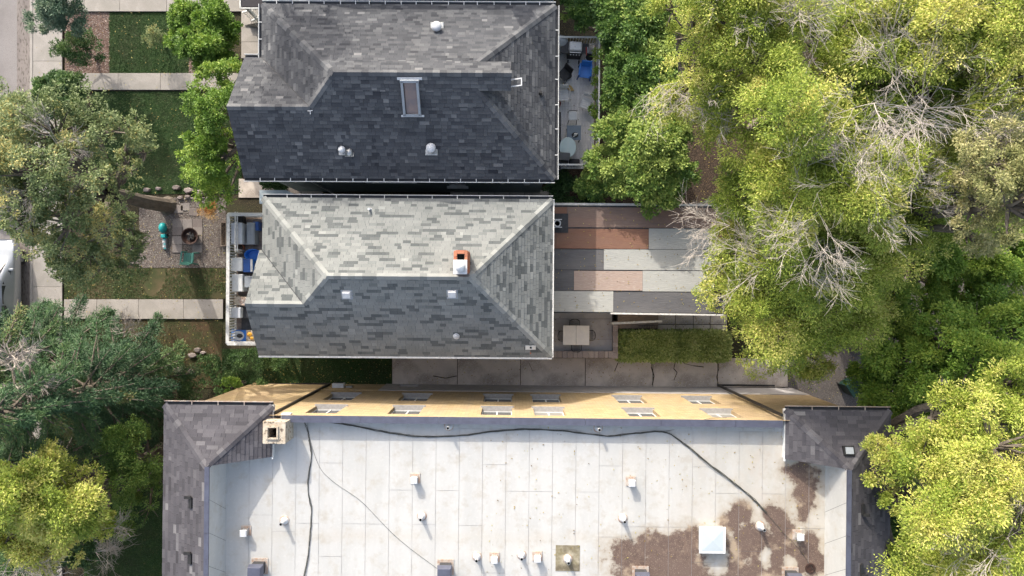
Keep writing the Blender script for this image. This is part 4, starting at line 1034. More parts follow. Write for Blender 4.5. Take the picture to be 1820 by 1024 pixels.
# downspouts on the yellow wall
for (xa, ya_), (xb, yb_), lb, ext in (((575, 686), (485, 739), 'black downspout on the west part of the yellow wall', (445, 684)), ((1293, 694), (1391, 742), 'black downspout on the east part of the yellow wall', (1378, 686))):
    t = thing('downspout', lb, 'downspout', (0, 0, 0)); b = MB()
    top = apm @ FA(xb, yb_, 8.4); bot = Vector((top.x, top.y, .35)); 
    b.bar(top+Vector((0, .07, -.05)), bot+Vector((0, .07, 0)), .1, .09); b.build('pipe', M['black'], t)
    e = W(*ext, .3); b = MB(); b.bar(bot+Vector((0, .07, 0)), Vector((e.x, e.y, .2)), .08, .08); b.build('outlet', M['black'], t)
t = thing('window_air_conditioner', 'grey air conditioner box low on the west part of the yellow wall', 'air conditioner', apm @ FA(602, 691, 1.2)); b = MB(); b.box((0, .08, 0), (.55, .4, .36)); b.build('casing', M['litegrey'], t, bevel=.015)
b = MB()
for i in range(7): b.box((-.2+.065*i, .285, 0), (.02, .02, .26))
b.build('grille', M['charcoal'], t)
b = MB(); b.box((.5, .05, -.1), (.3, .14, .3)); b.build('meter', M['galv'], t)

# ------------------------------------------------------------------ neighbouring house to the north (only its edge shows)
h3 = thing('house', 'neighbouring house whose porch roof corner just enters the top edge', 'house', (-4, 16.2, 0))
b = MB(); ze, zr = 6.2, 9.0; xa, xb, ya_, yb_ = -7.6, 6.3, -3.4, 3.4
b.add([(xa, ya_, ze), (xb, ya_, ze), (xb, yb_, ze), (xa, yb_, ze), (xa+3.4, 0, zr), (xb-3.4, 0, zr)], [(0, 1, 5, 4), (1, 2, 5), (2, 3, 4, 5), (3, 0, 4), (3, 2, 1, 0)]); b.build('roof', M['shingle_mid'], h3)
b = MB(); b.box(((xa+xb)/2, 0, 3.05), (xb-xa-.8, 6.2, 6.1)); b.build('wall', M['siding_blue'], h3)
b = MB(); b.box((2.9, -1.2, 8.6), (.6, .6, 1.8)); b.build('chimney', M['cream'], h3)
t = thing('porch', 'grey shingled porch roof corner with white gutter at the top edge', 'porch', W(450, 0, 3.0)-Vector((0, 0, 3)))
FQ = Frame(t); a = FQ(429, -40, 3.0); c = FQ(520, 12, 3.0)
b = MB(); b.box(((a.x+c.x)/2, (a.y+c.y)/2, 2.95), (c.x-a.x, a.y-c.y, .1)); b.build('roof', M['shingle_mid'], t)
b = MB(); b.bar((a.x-.06, a.y, 2.95), (a.x-.06, c.y-.06, 2.95), .05, .1); b.bar((a.x-.06, c.y-.06, 2.95), (c.x, c.y-.06, 2.95), .05, .1); b.build('gutter', M['white'], t)
for xx in (a.x+.1, c.x-.2):
    b = MB(); b.box((xx, c.y+.1, 1.45), (.12, .12, 2.9)); b.build('post', M['white'], t)
t = thing('stair_rail', 'white sloping stair railing with balusters by the dark roofed house', 'railing', W(445, 35, 0)); FS = Frame(t)
for (pa, pb) in (((431, 22, 1.3), (466, 12, 2.6)), ((447, 37, 1.0), (466, 29, 2.2))):
    b = MB(); A_ = FS(*pa); B2 = FS(*pb); b.bar(A_, B2, .07, .06); b.build('rail', M['white'], t)
    for k in range(9):
        q = A_.lerp(B2, (k+.5)/9); b = MB(); b.bar((q.x, q.y, q.z-.03), (q.x, q.y, q.z-.85), .025, .025); b.build('baluster', M['white'], t)
for k in range(6):
    q = FS(440+k*5, 30-k*1.2, .18*(k+1)); b = MB(); b.box((q.x, q.y, .09*(k+1)), (.3, .8, .18*(k+1))); b.build('step', M['concrete'], t)
# ------------------------------------------------------------------ balcony of the light house
ZB, ZR = 2.9, 3.85
bl = thing('balcony', 'white railed front balcony crowded with bins and boxes beside the light roof', 'balcony', (-11.6, .5, 0), rot2)
FB = Frame(bl)
a = FB(406, 381, ZR); c = FB(470, 611, ZR)
fx0, fx1, fy0, fy1 = a.x, a0+.35+ (h2.location.x-bl.location.x), c.y, a.y
b = MB(); b.box(((fx0+fx1)/2, (fy0+fy1)/2, ZB-.13), (fx1-fx0, fy1-fy0, .16)); b.build('deck_frame', M['wood'], bl)
n = int((fy1-fy0)/.14)
src = [None]*4
for i in range(n):
    y = fy0+.07+i*(fy1-fy0-.1)/n; k = random.randrange(4)
    if src[k] is None: q = MB(); q.box((0, 0, 0), (fx1-fx0-.06, .128, .035), tone=.1+.28*k); src[k] = q.build('deck_board', M['deckbrown'], bl, loc=((fx0+fx1)/2, y, ZB-.03))
    else: place(src[k], 'deck_board', bl, ((fx0+fx1)/2, y, ZB-.03))
for (p, q, w) in (((fx0, fy0), (fx0, fy1), .15), ((fx0, fy1-.0), (fx1, fy1-.0), .15), ((fx0, fy0), (fx1-.1, fy0), .17)):
    b = MB(); b.bar((*p, ZR+(.0 if p[0] == q[0] else .003)), (*q, ZR+(.0 if p[0] == q[0] else .003)), w, .06); b.build('top_rail', M['weathered_white'], bl, bevel=.01)
    b = MB(); b.bar((*p, ZB+.08), (*q, ZB+.08), .07, .07); b.build('bottom_rail', M['weathered_white'], bl)
src_b = None
y = fy0+.15
while y < fy1-.1:
    if src_b is None: q = MB(); q.box((0, 0, (ZR-ZB)/2), (.05, .06, ZR-ZB-.12)); src_b = q.build('baluster', M['white'], bl, loc=(fx0, y, ZB+.04))
    else: place(src_b, 'baluster', bl, (fx0, y, ZB+.04))
    y += .125
x = fx0+.15
while x < fx1-.1:
    place(src_b, 'baluster', bl, (x, fy0, ZB+.04)); place(src_b, 'baluster', bl, (x, fy1, ZB+.04)); x += .125
for p in ((fx0, fy0), (fx0, (fy0+fy1)/2), (fx0, fy1), (fx1-.1, fy0)):
    b = MB(); b.box((p[0], p[1], (ZR-.04)/2), (.13, .13, ZR-.04)); b.build('post', M['white'], bl)

def bin_box(name, label, px, py, w, l, h, m, z0=ZB-.01, rz=0.0, lid=None, cat='storage box', group=None, lid_m=None, rim=True, ribs=0):
    p = W(px, py, z0+h); t = thing(name, label, cat, (p.x, p.y, z0), rz, group)
    b = MB(); b.box((0, 0, h/2), (w*.94, l*.94, h), taper=1.05); b.build('body', m, t, bevel=.03)
    b = MB(); b.box((0, 0, h+.02), (w, l, .05), taper=.95)
    if ribs:
        for i in range(ribs): b.box((-w*.35+w*.7*i/(ribs-1), 0, h+.05), (w*.05, l*.8, .015))
    b.build('lid', lid_m or m, t, bevel=.018); return t
bin_box('planter', 'black square planter in the top corner of the balcony', 424, 389, .38, .42, .45, M['black'], cat='planter')
t = thing('plant', 'sparse dark plant in the black balcony planter', 'plant', W(424, 389, 3.4)); b = MB()
for i in range(40):
    a_ = random.random()*6.28; r_ = random.uniform(.05, .2); b.tube([(0, 0, 0), (r_*math.cos(a_)*.6, r_*math.sin(a_)*.6, .12), (r_*math.cos(a_), r_*math.sin(a_), .1)], [.008, .012, .002], 3)
b.build('leaves', M['charcoal'], t)
bin_box('storage_cabinet', 'pale ribbed storage cabinet below the black planter', 421, 415, .50, .96, .75, M['litegrey'], ribs=5)
bin_box('deck_box', 'blue grey deck box with a panelled lid behind the white divider', 446, 415, .36, 1.0, .5, M['greyplastic'], ribs=3)
bin_box('storage_crate', 'small blue crate against the house wall on the balcony', 455, 402, .26, .42, .4, M['deepblue'])
t = thing('divider_rail', 'white metal divider rail running down the middle of the balcony', 'rail', W(434, 412, ZB)); b = MB(); b.bar((-.02, -.95, .95), (-.02, .8, .95), .05, .04); b.bar((.05, -.95, .9), (.05, .8, .9), .04, .04); b.build('rail', M['weathered_white'], t)
for i in range(5):
    b = MB(); b.box((0, -.85+.4*i, .45), (.04, .05, .9)); b.build('post', M['white'], t)
def tub(name, label, px, py, r, h, m, z0=ZB-.01, sx=1.0, sy=1.0, cat='tub', rz=0.0, fill=None):
    p = W(px, py, z0+h); t = thing(name, label, cat, (p.x, p.y, z0), rz)
    b = MB(); b.lathe([(r*.82, 0), (r*.96, h*.9), (r, h), (r*1.05, h), (r*1.05, h-.02), (r*.92, h-.02), (r*.78, .05), (.001, .04)], n=28, sx=sx, sy=sy); b.build('body', m, t, smooth=False)
    if fill: b = MB(); b.lathe([(r*.88, h*.75), (.001, h*.8)], n=20, sx=sx, sy=sy); b.build('contents', fill, t)
    return t
tub('flower_pot', 'terracotta pot between the pale cabinet and the white box', 426, 440, .16, .3, M['terracotta'], cat='pot', fill=M['soil'])
bin_box('carton', 'small cream carton on the balcony beside the terracotta pot', 425, 447, .3, .18, .25, M['cream'], cat='carton')
tub('washtub', 'bright blue oval tub lying behind the divider on the balcony', 449, 453, .32, .34, M['blue'], sx=1.15, sy=.8)
bin_box('storage_box', 'white storage box directly above the largest white box', 421, 470, .52, .62, .6, M['white'])
bin_box('cooler', 'deep blue cooler with a pale lid strip beside the white box', 441, 472, .46, .62, .5, M['blue'], cat='cooler', lid_m=M['deepblue'])
t = thing('cooler_strip', 'pale towel folded over the edge of the blue cooler', 'towel', W(447, 472, 3.5)); b = MB(); b.box((0, 0, 0), (.1, .56, .03)); b.build('cloth', M['white'], t, bevel=.01)
t = thing('straw_hat', 'straw hat partly under the roof edge on the balcony', 'hat', W(456, 476, 3.1)); b = MB(); b.lathe([(.21, 0), (.2, .015), (.1, .03), (.09, .11), (.001, .13)], n=24); b.build('brim', M['straw'], t)
bin_box('storage_box', 'largest flat white box in the middle of the balcony', 422, 503, .50, .80, .6, M['white'])
bin_box('rubbish_bin', 'grey lidded bin tucked beside the largest white box', 443, 501, .42, .52, .62, M['greyplastic'], cat='bin')
t = thing('heat_pump', 'beige condenser unit with a round fan grille on the balcony', 'air conditioner', W(429, 535, 3.4)-Vector((0, 0, .5)), -.15)
b = MB(); b.box((0, 0, .25), (.72, .4, .5)); b.build('casing', M['cream'], t, bevel=.03)
b = MB(); b.lathe([(.19, .5), (.19, .53), (.16, .53), (.15, .515)], (.08, 0, 0), 24)
for i in range(6): b.bar((.08+.17*math.cos(i*1.047), .17*math.sin(i*1.047), .527), (.08, 0, .53), .015, .01)
b.build('fan_grille', M['rusty'], t)
b = MB(); b.lathe([(.15, .504), (.001, .505)], (.08, 0, 0), 20); b.build('fan', M['charcoal'], t)
bin_box('rubbish_bin', 'pale grey rounded bin lid near the balcony rail', 416, 556, .62, .48, .6, M['litegrey'], cat='bin')
bin_box('storage_box', 'dark grey box beside the pale grey bin under the eave', 437, 556, .42, .5, .3, M['charcoal'])
t = thing('mat', 'dark mat lying on the lower balcony boards', 'mat', W(440, 578, ZB+.01)); b = MB(); b.box((.1, 0, .01), (.75, .7, .015)); b.build('cloth', M['charcoal'], t)
t = thing('toy_pool', 'blue plastic tray with pale lining at the lower corner of the balcony', 'toy pool', W(424, 597, 3.1)-Vector((0, 0, .2)), -.05)
b = MB(); b.box((0, 0, .06), (.72, .5, .12), taper=1.08); b.build('tray', M['blue'], t, bevel=.04)
b = MB(); b.lathe([(.27, .13), (.25, .15), (.2, .14), (.001, .135)], (-.04, 0, 0), 26, sx=1.0, sy=.82); b.build('lining', M['litegrey'], t)
b = MB(); b.lathe([(.12, .145), (.08, .2), (.001, .21)], (.03, 0, 0), 10, sx=1.2, sy=.8); b.build('contents', M['charcoal'], t)
t = thing('toy_box', 'pale crate of orange and yellow toys at the lower corner of the balcony', 'crate', W(446, 597, 3.1)-Vector((0, 0, .2))); b = MB(); b.box((0, 0, .1), (.42, .5, .2), taper=1.05); b.build('crate', M['cream'], t, bevel=.02)
b = MB(); b.lathe([(.1, .2), (.11, .26), (.001, .31)], (-.05, .08, 0), 14); b.lathe([(.07, .2), (.07, .27), (.001, .3)], (.05, -.1, 0), 12); b.build('toy', M['orange'], t)

# ------------------------------------------------------------------ rear deck of the dark house
ZD, ZDR = 2.6, 3.55
dk = thing('deck', 'grey painted rear deck with white railing beside the dark roof', 'deck', (3.4, 7.3, 0), rot1); FD = Frame(dk)
a = FD(984, 66, ZDR); c = FD(1064, 293, ZDR)
dx0, dx1, dy0, dy1 = a.x-.5, c.x, c.y, a.y
b = MB(); b.box(((dx0+dx1)/2, (dy0+dy1)/2, ZD-.13), (dx1-dx0, dy1-dy0, .15)); b.build('deck_frame', M['wood'], dk)
n = int((dx1-dx0)/.14); src = [None]*4
for i in range(n):
    x = dx0+.07+i*(dx1-dx0-.1)/n; k = random.randrange(4)
    if src[k] is None: q = MB(); q.box((0, 0, 0), (.132, dy1-dy0-.04, .035), tone=.1+.2*k); src[k] = q.build('deck_board', M['deckgrey'], dk, loc=(x, (dy0+dy1)/2, ZD-.03))
    else: place(src[k], 'deck_board', dk, (x, (dy0+dy1)/2, ZD-.03))
for (p, q, w) in (((dx1, dy0), (dx1, dy1), .07), ((dx0, dy1), (dx1, dy1), .07), ((dx0, dy0), (dx1, dy0), .07)):
    o = 0 if p[0] == q[0] else .003
    b = MB(); b.bar((*p, ZDR+o), (*q, ZDR+o), w, .05); b.build('top_rail', M['white'], dk)
    b = MB(); b.bar((*p, ZD+.07+o), (*q, ZD+.07+o), .05, .05); b.build('bottom_rail', M['white'], dk)
q = MB(); q.box((0, 0, (ZDR-ZD)/2), (.03, .03, ZDR-ZD-.1)); sb = None
y = dy0+.12
pos = []
while y < dy1-.05: pos.append((dx1, y)); y += .13
x = dx0+.1
while x < dx1-.05: pos += [(x, dy0), (x, dy1)]; x += .13
for p in pos:
    if sb is None: sb = q.build('baluster', M['white'], dk, loc=(p[0], p[1], ZD+.03))
    else: place(sb, 'baluster', dk, (p[0], p[1], ZD+.03))
for p in ((dx1, dy0), (dx1, (dy0+dy1)/2), (dx1, dy1), (dx0+.6, dy0), (dx0+.6, dy1)):
    b = MB(); b.box((p[0], p[1], (ZDR-.03)/2), (.1, .1, ZDR-.03)); b.build('post', M['white'], dk)
DZ = ZD-.012
def dthing(name, label, cat, px, py, h=.5, rz=0.0, group=None):
    p = W(px, py, DZ+h); return thing(name, label, cat, (p.x, p.y, DZ), rz, group)
# gas grill
t = dthing('gas_grill', 'gas grill with a steel lid and black side shelves at the top of the deck', 'grill', 1023, 84, .95, -.05)
b = MB(); b.box((0, 0, .35), (.62, .48, .6)); b.build('cart', M['black'], t, bevel=.01)
b = MB(); b.box((-.48, 0, .82), (.36, .5, .05)); b.build('side_shelf', M['charcoal'], t, bevel=.01)
b = MB(); b.box((.45, 0, .82), (.3, .46, .05)); b.build('side_shelf', M['charcoal'], t, bevel=.01)
b = MB(); b.box((0, 0, .74), (.64, .5, .2)); b.build('firebox', M['black'], t)
b = MB(); b.box((0, .04, .93), (.62, .44, .2), taper=.88); b.build('lid', M['metal_white'], t, bevel=.05)
b = MB(); b.bar((-.25, -.24, .95), (.25, -.24, .95), .03, .03); b.build('handle', M['galv'], t)
for i in range(4): b = MB(); b.lathe([(.03, 0), (.025, .04)], (-.2+.13*i, -.3, .8), 10); b.build('knob', M['galv'], t)
for sx in (-.25, .25): b = MB(); b.box((sx, -.36, .06), (.06, .12, .12)); b.build('wheel', M['black'], t)
b = MB(); b.lathe([(.05, 1.03), (.045, 1.04), (.001, 1.04)], (0, .02, 0), 16); b.build('gauge', M['galv'], t)
t = dthing('utensils', 'red handled barbecue tools on the right shelf of the grill', 'tools', 1042, 88, .9); b = MB(); b.bar((0, .12, .87), (.01, -.25, .87), .03, .02); b.build('handle', M['red'], t); b = MB(); b.bar((.07, .12, .87), (.08, -.15, .87), .025, .015); b.build('blade', M['metal_white'], t)
t = dthing('covered_stack', 'grey cover draped over something in the top left deck corner', 'cover', 996, 72, .9); b = MB(); b.lathe([(.42, 0), (.4, .5), (.36, .8), (.2, .95), (.001, 1.0)], n=18, sy=.8); b.build('cover', M['greyplastic'], t, smooth=True)
tub('flower_pot', 'round grey pot with a hole behind the blue chair', 1048, 101, .2, .35, M['litegrey'], z0=DZ, cat='pot', fill=M['black'])
# blue moulded chair
t = dthing('tub_chair', 'bright blue moulded chair near the deck railing', 'chair', 1040, 126, .42, -.12)
b = MB(); b.box((0, -.03, .38), (.5, .56, .05)); b.build('seat', M['blue'], t, bevel=.02)
b = MB(); b.box((.02, .28, .6), (.48, .06, .42), rx=-.25); b.build('backrest', M['blue'], t, bevel=.02)
for s in (-1, 1):
    b = MB(); b.bar((s*.27, -.28, .58), (s*.25, .25, .64), .07, .04); b.build('armrest', M['blue'], t, bevel=.01)
    for yy in (-.26, .24): b = MB(); b.bar((s*.25, yy, .56), (s*.29, yy*1.15, 0), .05, .05); b.build('leg', M['deepblue'], t)
# black folding chair
t = dthing('camp_chair', 'black fabric camp chair at an angle near the house wall', 'chair', 1003, 132, .45, -.75)
b = MB(); b.box((0, 0, .42), (.48, .46, .03)); b.build('seat', M['charcoal'], t)
b = MB(); b.box((0, .27, .65), (.46, .04, .44), rx=-.2); b.build('backrest', M['black'], t)
for s in (-1, 1):
    for yy in (-.2, .2): b = MB(); b.bar((s*.22, yy, .42), (s*.24, -yy, 0), .025, .025); b.build('leg', M['black'], t)
t = dthing('pot', 'round black pot next to the black camp chair', 'pot', 1010, 134, .2); b = MB(); b.lathe([(.13, 0), (.17, .2), (.15, .2), (.12, .05), (.001, .05)], n=20); b.build('body', M['black'], t)
t = dthing('broom', 'broom with a straw head lying across the deck', 'broom', 1013, 153, .1); b = MB(); b.bar((-.02, .02, .06), (-.55, .42, .35), .025, .025); b.build('handle', M['weathered_white'], t)
b = MB(); b.prism([(-.07, .09), (.07, -.0), (.2, -.2), (-.02, -.22), (-.12, -.05)], .02, .09); b.build('head', M['straw'], t)
# aluminium slat chairs
def slat_chair(label, px, py, rz):
    t = dthing('garden_chair', label, 'chair', px, py, .45, rz, 'white slatted metal chairs on the deck')
    for i in range(5): b = MB(); b.box((0, -.2+.095*i, .44), (.42, .075, .018)); b.build('seat_slat', M['metal_white'], t)
    arc = [(.27*math.cos(a_), .18+.2*math.sin(a_), .62) for a_ in [math.pi*k/10 for k in range(11)]]
    b = MB(); b.tube([(.27, -.2, .6)]+arc+[(-.27, -.2, .6)], .014, 8); b.build('arm_frame', M['metal_white'], t, smooth=True)
    for i in range(3): b = MB(); b.bar((-.2, .3+.02*i, .55+.08*i), (.2, .3+.02*i, .55+.08*i), .02, .06); b.build('back_slat', M['metal_white'], t)
    b = MB(); b.tube([(-.2, .32, .43), (-.2, .37, .8), (.2, .37, .8), (.2, .32, .43)], .012, 8); b.build('back_frame', M['metal_white'], t)
    for sx in (-1, 1):
        for yy in (-.2, .2): b = MB(); b.tube([(sx*.27, yy, .6), (sx*.25, yy*1.1, 0)], .013, 6); b.build('leg', M['metal_white'], t)
slat_chair('white slatted chair beside the house wall on the deck', 1002, 169, .0)
slat_chair('white slatted chair nearer the outer deck railing', 1041, 183, -.3)
tub('flower_pot', 'round red pot against the house wall on the deck', 992, 184, .13, .28, M['red'], z0=DZ, cat='pot', fill=M['rustpot'])
t = dthing('stool', 'pale grey moulded stool above the square table', 'stool', 1018, 206, .45); b = MB(); b.box((0, 0, .45), (.36, .38, .03)); b.build('seat', M['litegrey'], t, bevel=.05)
b = MB(); b.tube([(-.19, .2, .4), (-.19, .2, .62), (.19, .2, .62), (.19, .2, .4)], .012, 6); b.build('back_frame', M['charcoal'], t)
for sx in (-1, 1):
    for yy in (-1, 1): b = MB(); b.bar((sx*.17, yy*.17, .44), (sx*.2, yy*.28, 0), .022, .022); b.build('leg', M['black'], t)
t = dthing('patio_table', 'square blue grey table with an ornament on it', 'table', 1020, 236, .7); b = MB(); b.box((0, 0, .7), (.64, .66, .03)); b.build('table_top', mat('blue_grey_laminate', (.14, .18, .23), (.12, .155, .2), 4, .4), t, bevel=.01)
for sx in (-1, 1):
    for yy in (-1, 1): b = MB(); b.bar((sx*.27, yy*.28, .69), (sx*.27, yy*.28, 0), .03, .03); b.build('leg', M['black'], t)
t = thing('ornament', 'small white ornament in a dark dish on the square table', 'ornament', W(1022, 240, DZ+.72)); b = MB(); b.lathe([(.13, 0), (.12, .03), (.001, .03)], n=16, sx=1.2, sy=.9); b.build('dish', M['black'], t)
b = MB(); b.lathe([(.05, .03), (.07, .1), (.03, .16), (.001, .18)], n=10); b.bar((0, 0, .08), (.1, .05, .05), .05, .03); b.bar((0, 0, .08), (-.07, -.09, .05), .05, .03); b.build('figure', M['white'], t)
t = dthing('round_table', 'round pale glass table half under the big shrub at the bottom of the deck', 'table', 1009, 262, .7); b = MB(); b.lathe([(.40, .69), (.41, .70), (.41, .715), (.40, .72), (.001, .722)], n=36, sx=.92, sy=1.1); b.build('table_top', M['greenish_glass'], t)
b = MB(); b.lathe([(.03, .04), (.03, .69)], n=10); b.lathe([(.25, 0), (.24, .04), (.03, .06)], n=20); b.build('pedestal', M['charcoal'], t)
b = MB(); b.bar((-.01, -.42, .725), (.02, .42, .725), .012, .004); b.build('seam', M['galv'], t)
t = dthing('armchair', 'dark grey cushioned chair pushed over the round table', 'chair', 1003, 279, .78, -.08); b = MB(); b.box((0, 0, .38), (.42, .42, .1)); b.build('seat', M['charcoal'], t, bevel=.02)
b = MB(); b.box((0, .02, .8), (.5, .34, .06), rx=.15); b.build('backrest', mat('grey_cushion', (.12, .125, .13)), t, bevel=.03)
for sx in (-1, 1):
    for yy in (-1, 1): b = MB(); b.bar((sx*.19, yy*.17, .34), (sx*.2, yy*.18, 0), .03, .03); b.build('leg', M['black'], t)
t = dthing('bolster', 'dark rolled cushion on the deck at the lower railing', 'cushion', 1021, 287, .3); b = MB(); b.tube([(-.25, 0, .15), (-.22, 0, .15), (.22, 0, .15), (.25, 0, .15)], [.09, .14, .14, .09], 14); b.build('cushion', M['charcoal'], t, smooth=True)
for k in range(4): bin_box('bench_box', ['dark grey bench box against the wall level with the grey stool', 'dark grey bench box against the wall level with the square table', 'dark grey bench box against the wall level with the round table', 'dark grey bench box in the lower wall corner of the deck'][k], 989, 212+26*k, .42, .66, .45, M['charcoal'], z0=DZ, cat='bench', group='dark bench boxes along the deck wall')

# ------------------------------------------------------------------ patio furniture
t = thing('patio_table', 'beige rectangular folding table on the lower concrete patio', 'table', W(1024, 596, ZT+.74)-Vector((0, 0, .74-.005)), rot2); 
b = MB(); b.box((-.315, 0, .72), (.62, .92, .04)); b.box((.315, 0, .72), (.62, .92, .04)); b.build('table_top', M['tabletop'], t, bevel=.015)
for sx in (-1, 1):
    for yy in (-1, 1): b = MB(); b.bar((sx*.5, yy*.36, .7), (sx*.52, yy*.38, 0), .03, .03); b.build('leg', M['galv'], t)
def wire_chair(label, px, py, rz):
    p = W(px, py, ZT+.5); t = thing('wire_chair', label, 'chair', (p.x, p.y, ZT+.005), rz, 'black wire chairs round the beige table')
    b = MB()
    for i in range(8): b.bar((-.2+.057*i, -.2, .45), (-.2+.057*i, .2, .45), .01, .01)
    for i in range(8): b.bar((-.2, -.2+.057*i, .452), (.2, -.2+.057*i, .452), .01, .01)
    b.build('seat', M['black'], t)
    arc = [(.24*math.cos(a_), .16+.14*math.sin(a_), .62+.14*math.sin(a_)) for a_ in [math.pi*k/10 for k in range(11)]]
    b = MB(); b.tube([(.24, -.1, .6)]+arc+[(-.24, -.1, .6)], .014, 6)
    for i in range(5): b.bar((-.14+.07*i, .2, .45), (-.14+.07*i, .3, .74), .009, .009)
    b.build('backrest', M['black'], t)
    for sx in (-1, 1):
        for yy in (-1, 1): b = MB(); b.bar((sx*.2, yy*.2, .45), (sx*.22, yy*.23, 0), .02, .02); b.build('leg', M['black'], t)
wire_chair('black wire chair at the top side of the beige table', 1021, 578, 0); wire_chair('black wire chair at the bottom side of the beige table', 1024, 614, math.pi)
wire_chair('black wire chair at the left side of the beige table', 1002, 597, math.pi/2); wire_chair('black wire chair at the right side of the beige table', 1046, 596, -math.pi/2)

# ------------------------------------------------------------------ front yard
t = thing('paving', 'square of grey pavers laid in the gravel under the fire bowl', 'paving', W(337, 422, 0))
FY = Frame(t)
for i, xx in enumerate((316, 334, 352)):
    for j, yy in enumerate((397, 411, 427, 442)):
        if random.random() < .02: continue
        p = FY(xx, yy, 0); s = MB(); s.box((0, 0, 0), (.49, .40, .05), tone=random.uniform(.2, .9)); s.build('paver', M['paver'], t, bevel=.01, loc=(p.x+random.uniform(-.01, .01), p.y, .035), rotz=random.uniform(-.02, .02))
for xx, yy in ((345, 377), (330, 368), (318, 372)):
    p = FY(xx, yy, 0); s = MB(); s.box((0, 0, 0), (.45, .38, .04), tone=random.uniform(.2, .9)); s.build('paver', M['paver'], t, bevel=.01, loc=(p.x, p.y, .03), rotz=random.uniform(-.1, .1))
t = thing('fire_bowl', 'round rusty fire bowl with charred wood on grey pavers', 'fire pit', W(338, 420, .35)-Vector((0, 0, .29)))
b = MB(); b.lathe([(.14, .05), (.3, .15), (.39, .33), (.41, .34), (.41, .36), (.37, .35), (.28, .2), (.001, .13)], n=32); b.build('bowl', M['rustpot'], t)
for k in range(3): b = MB(); b.bar((.2*math.cos(k*2.1), .2*math.sin(k*2.1), .12), (.3*math.cos(k*2.1), .3*math.sin(k*2.1), 0), .04, .04); b.build('leg', M['rustpot'], t)
for k in range(8): a_ = random.random()*6.28; b = MB(); b.bar((-.2*math.cos(a_), -.2*math.sin(a_), .24+.01*k), (.2*math.cos(a_+.5), .2*math.sin(a_+.5), .26+.01*k), .05, .05); b.build('log', random.choice([M['bark'], M['black'], M['wood']]), t)
# green garden chair
t = thing('garden_chair', 'dark green plastic garden chair facing the fire bowl', 'chair', W(336, 458, .4)-Vector((0, 0, .37)), math.pi-.1)
for i in range(6): b = MB(); b.box((-.21+.084*i, 0, .4), (.07, .46, .025)); b.build('seat_slat', M['green'], t)
b = MB(); b.box((0, .3, .62), (.5, .05, .48), rx=-.3); b.build('backrest', M['green'], t, bevel=.02)
for s in (-1, 1):
    b = MB(); b.bar((s*.28, -.26, .6), (s*.28, .28, .62), .07, .04); b.build('armrest', M['green'], t, bevel=.01)
    for yy in (-.24, .26): b = MB(); b.bar((s*.28, yy, .6), (s*.31, yy*1.15, 0), .05, .05); b.build('leg', M['green'], t)
# teal slide / watering toy
t = thing('ride_on_toy', 'teal plastic toy with a long checked body beside the pavers', 'toy', W(289, 420, .3)-Vector((0, 0, .28)), .06)
b = MB(); b.lathe([(.12, .02), (.18, .15), (.17, .3), (.08, .38), (.001, .4)], (0, .42, 0), 18, sy=1.45); b.build('hood', M['teal'], t, smooth=True)
b = MB(); b.box((0, .02, .14), (.28, .22, .24), taper=.8); b.build('seat', M['teal'], t, bevel=.03)
b = MB(); b.box((0, -.36, .1), (.2, .6, .16), taper=.8); b.build('body', M['greyplastic'], t, bevel=.02)
for i in range(5):
    b = MB(); b.box((.03*(-1)**i, -.16-.11*i, .19), (.08, .06, .02)); b.build('patch', M['white'] if i % 2 else M['teal'], t)
for s in (-1, 1):
    b = MB(); b.tube([(s*.12, .05, .07), (s*.17, .05, .07)], .07, 12); b.build('wheel', M['black'], t)
t = thing('trough', 'dark wooden trough on the ground beside the balcony posts', 'planter', W(397, 416, .3)-Vector((0, 0, .3))); b = MB(); b.box((0, 0, .15), (.28, 1.2, .3)); b.build('box', M['wood'], t, bevel=.01); b = MB(); b.box((0, 0, .3), (.2, 1.1, .02)); b.build('soil', M['soil'], t)
stones = [(262, 338, .4), (283, 336, .34), (315, 334, .42), (336, 339, .5), (357, 343, .5), (335, 350, .3), (322, 352, .32), (372, 352, .3), (352, 622, .4), (343, 632, .45), (362, 627, .3), (318, 658, .6), (340, 660, .36)]
for i, (x, y, r) in enumerate(stones):
    dsc = ['pale stone left of the tree trunk base', 'small pale stone touching the trunk', 'flat pale stone above the gravel', 'long grey boulder in the stone edging', 'grey boulder at the right end of the stone edging', 'low dark stone under the long grey boulder', 'small brown stone right of the trunk foot', 'grey stone under the bright green tree',
           'pale boulder right of the spruce tips', 'broad pale boulder at the spruce edge', 'small grey boulder in the bare yard', 'long red brown slab below the boulders', 'square grey slab below the boulders'][i]
    t = thing('boulder', dsc, 'stone', W(x, y, 0)); b = MB(); n0 = 7; prof = []
    ang0 = random.random(); vs = [(r*.5*random.uniform(.75, 1.1)*math.cos(6.28*k/n0+ang0), r*.32*random.uniform(.75, 1.1)*math.sin(6.28*k/n0+ang0)) for k in range(n0)]
    hh = .16; L = [(x_, y_, 0) for x_, y_ in vs]+[(x_*1.04, y_*1.04, hh*.6) for x_, y_ in vs]+[(x_*.75, y_*.75, hh*random.uniform(.9, 1.1)) for x_, y_ in vs]
    b.add(L, [(k+j*n0, (k+1) % n0+j*n0, (k+1) % n0+(j+1)*n0, k+(j+1)*n0) for j in (0, 1) for k in range(n0)]+[tuple(range(2*n0, 3*n0))], random.uniform(.1, .6)); b.build('rock', M['stone'], t, bevel=.008)
t = thing('stick', 'pale bare stick lying above the gravel', 'stick', W(345, 353, .05)); b = MB(); b.tube([(-.5, -.03, 0), (-.2, .03, .03), (.2, 0, .04), (.55, .05, .02)], [.02, .025, .02, .01], 6); b.build('wood', M['deadwood'], t)

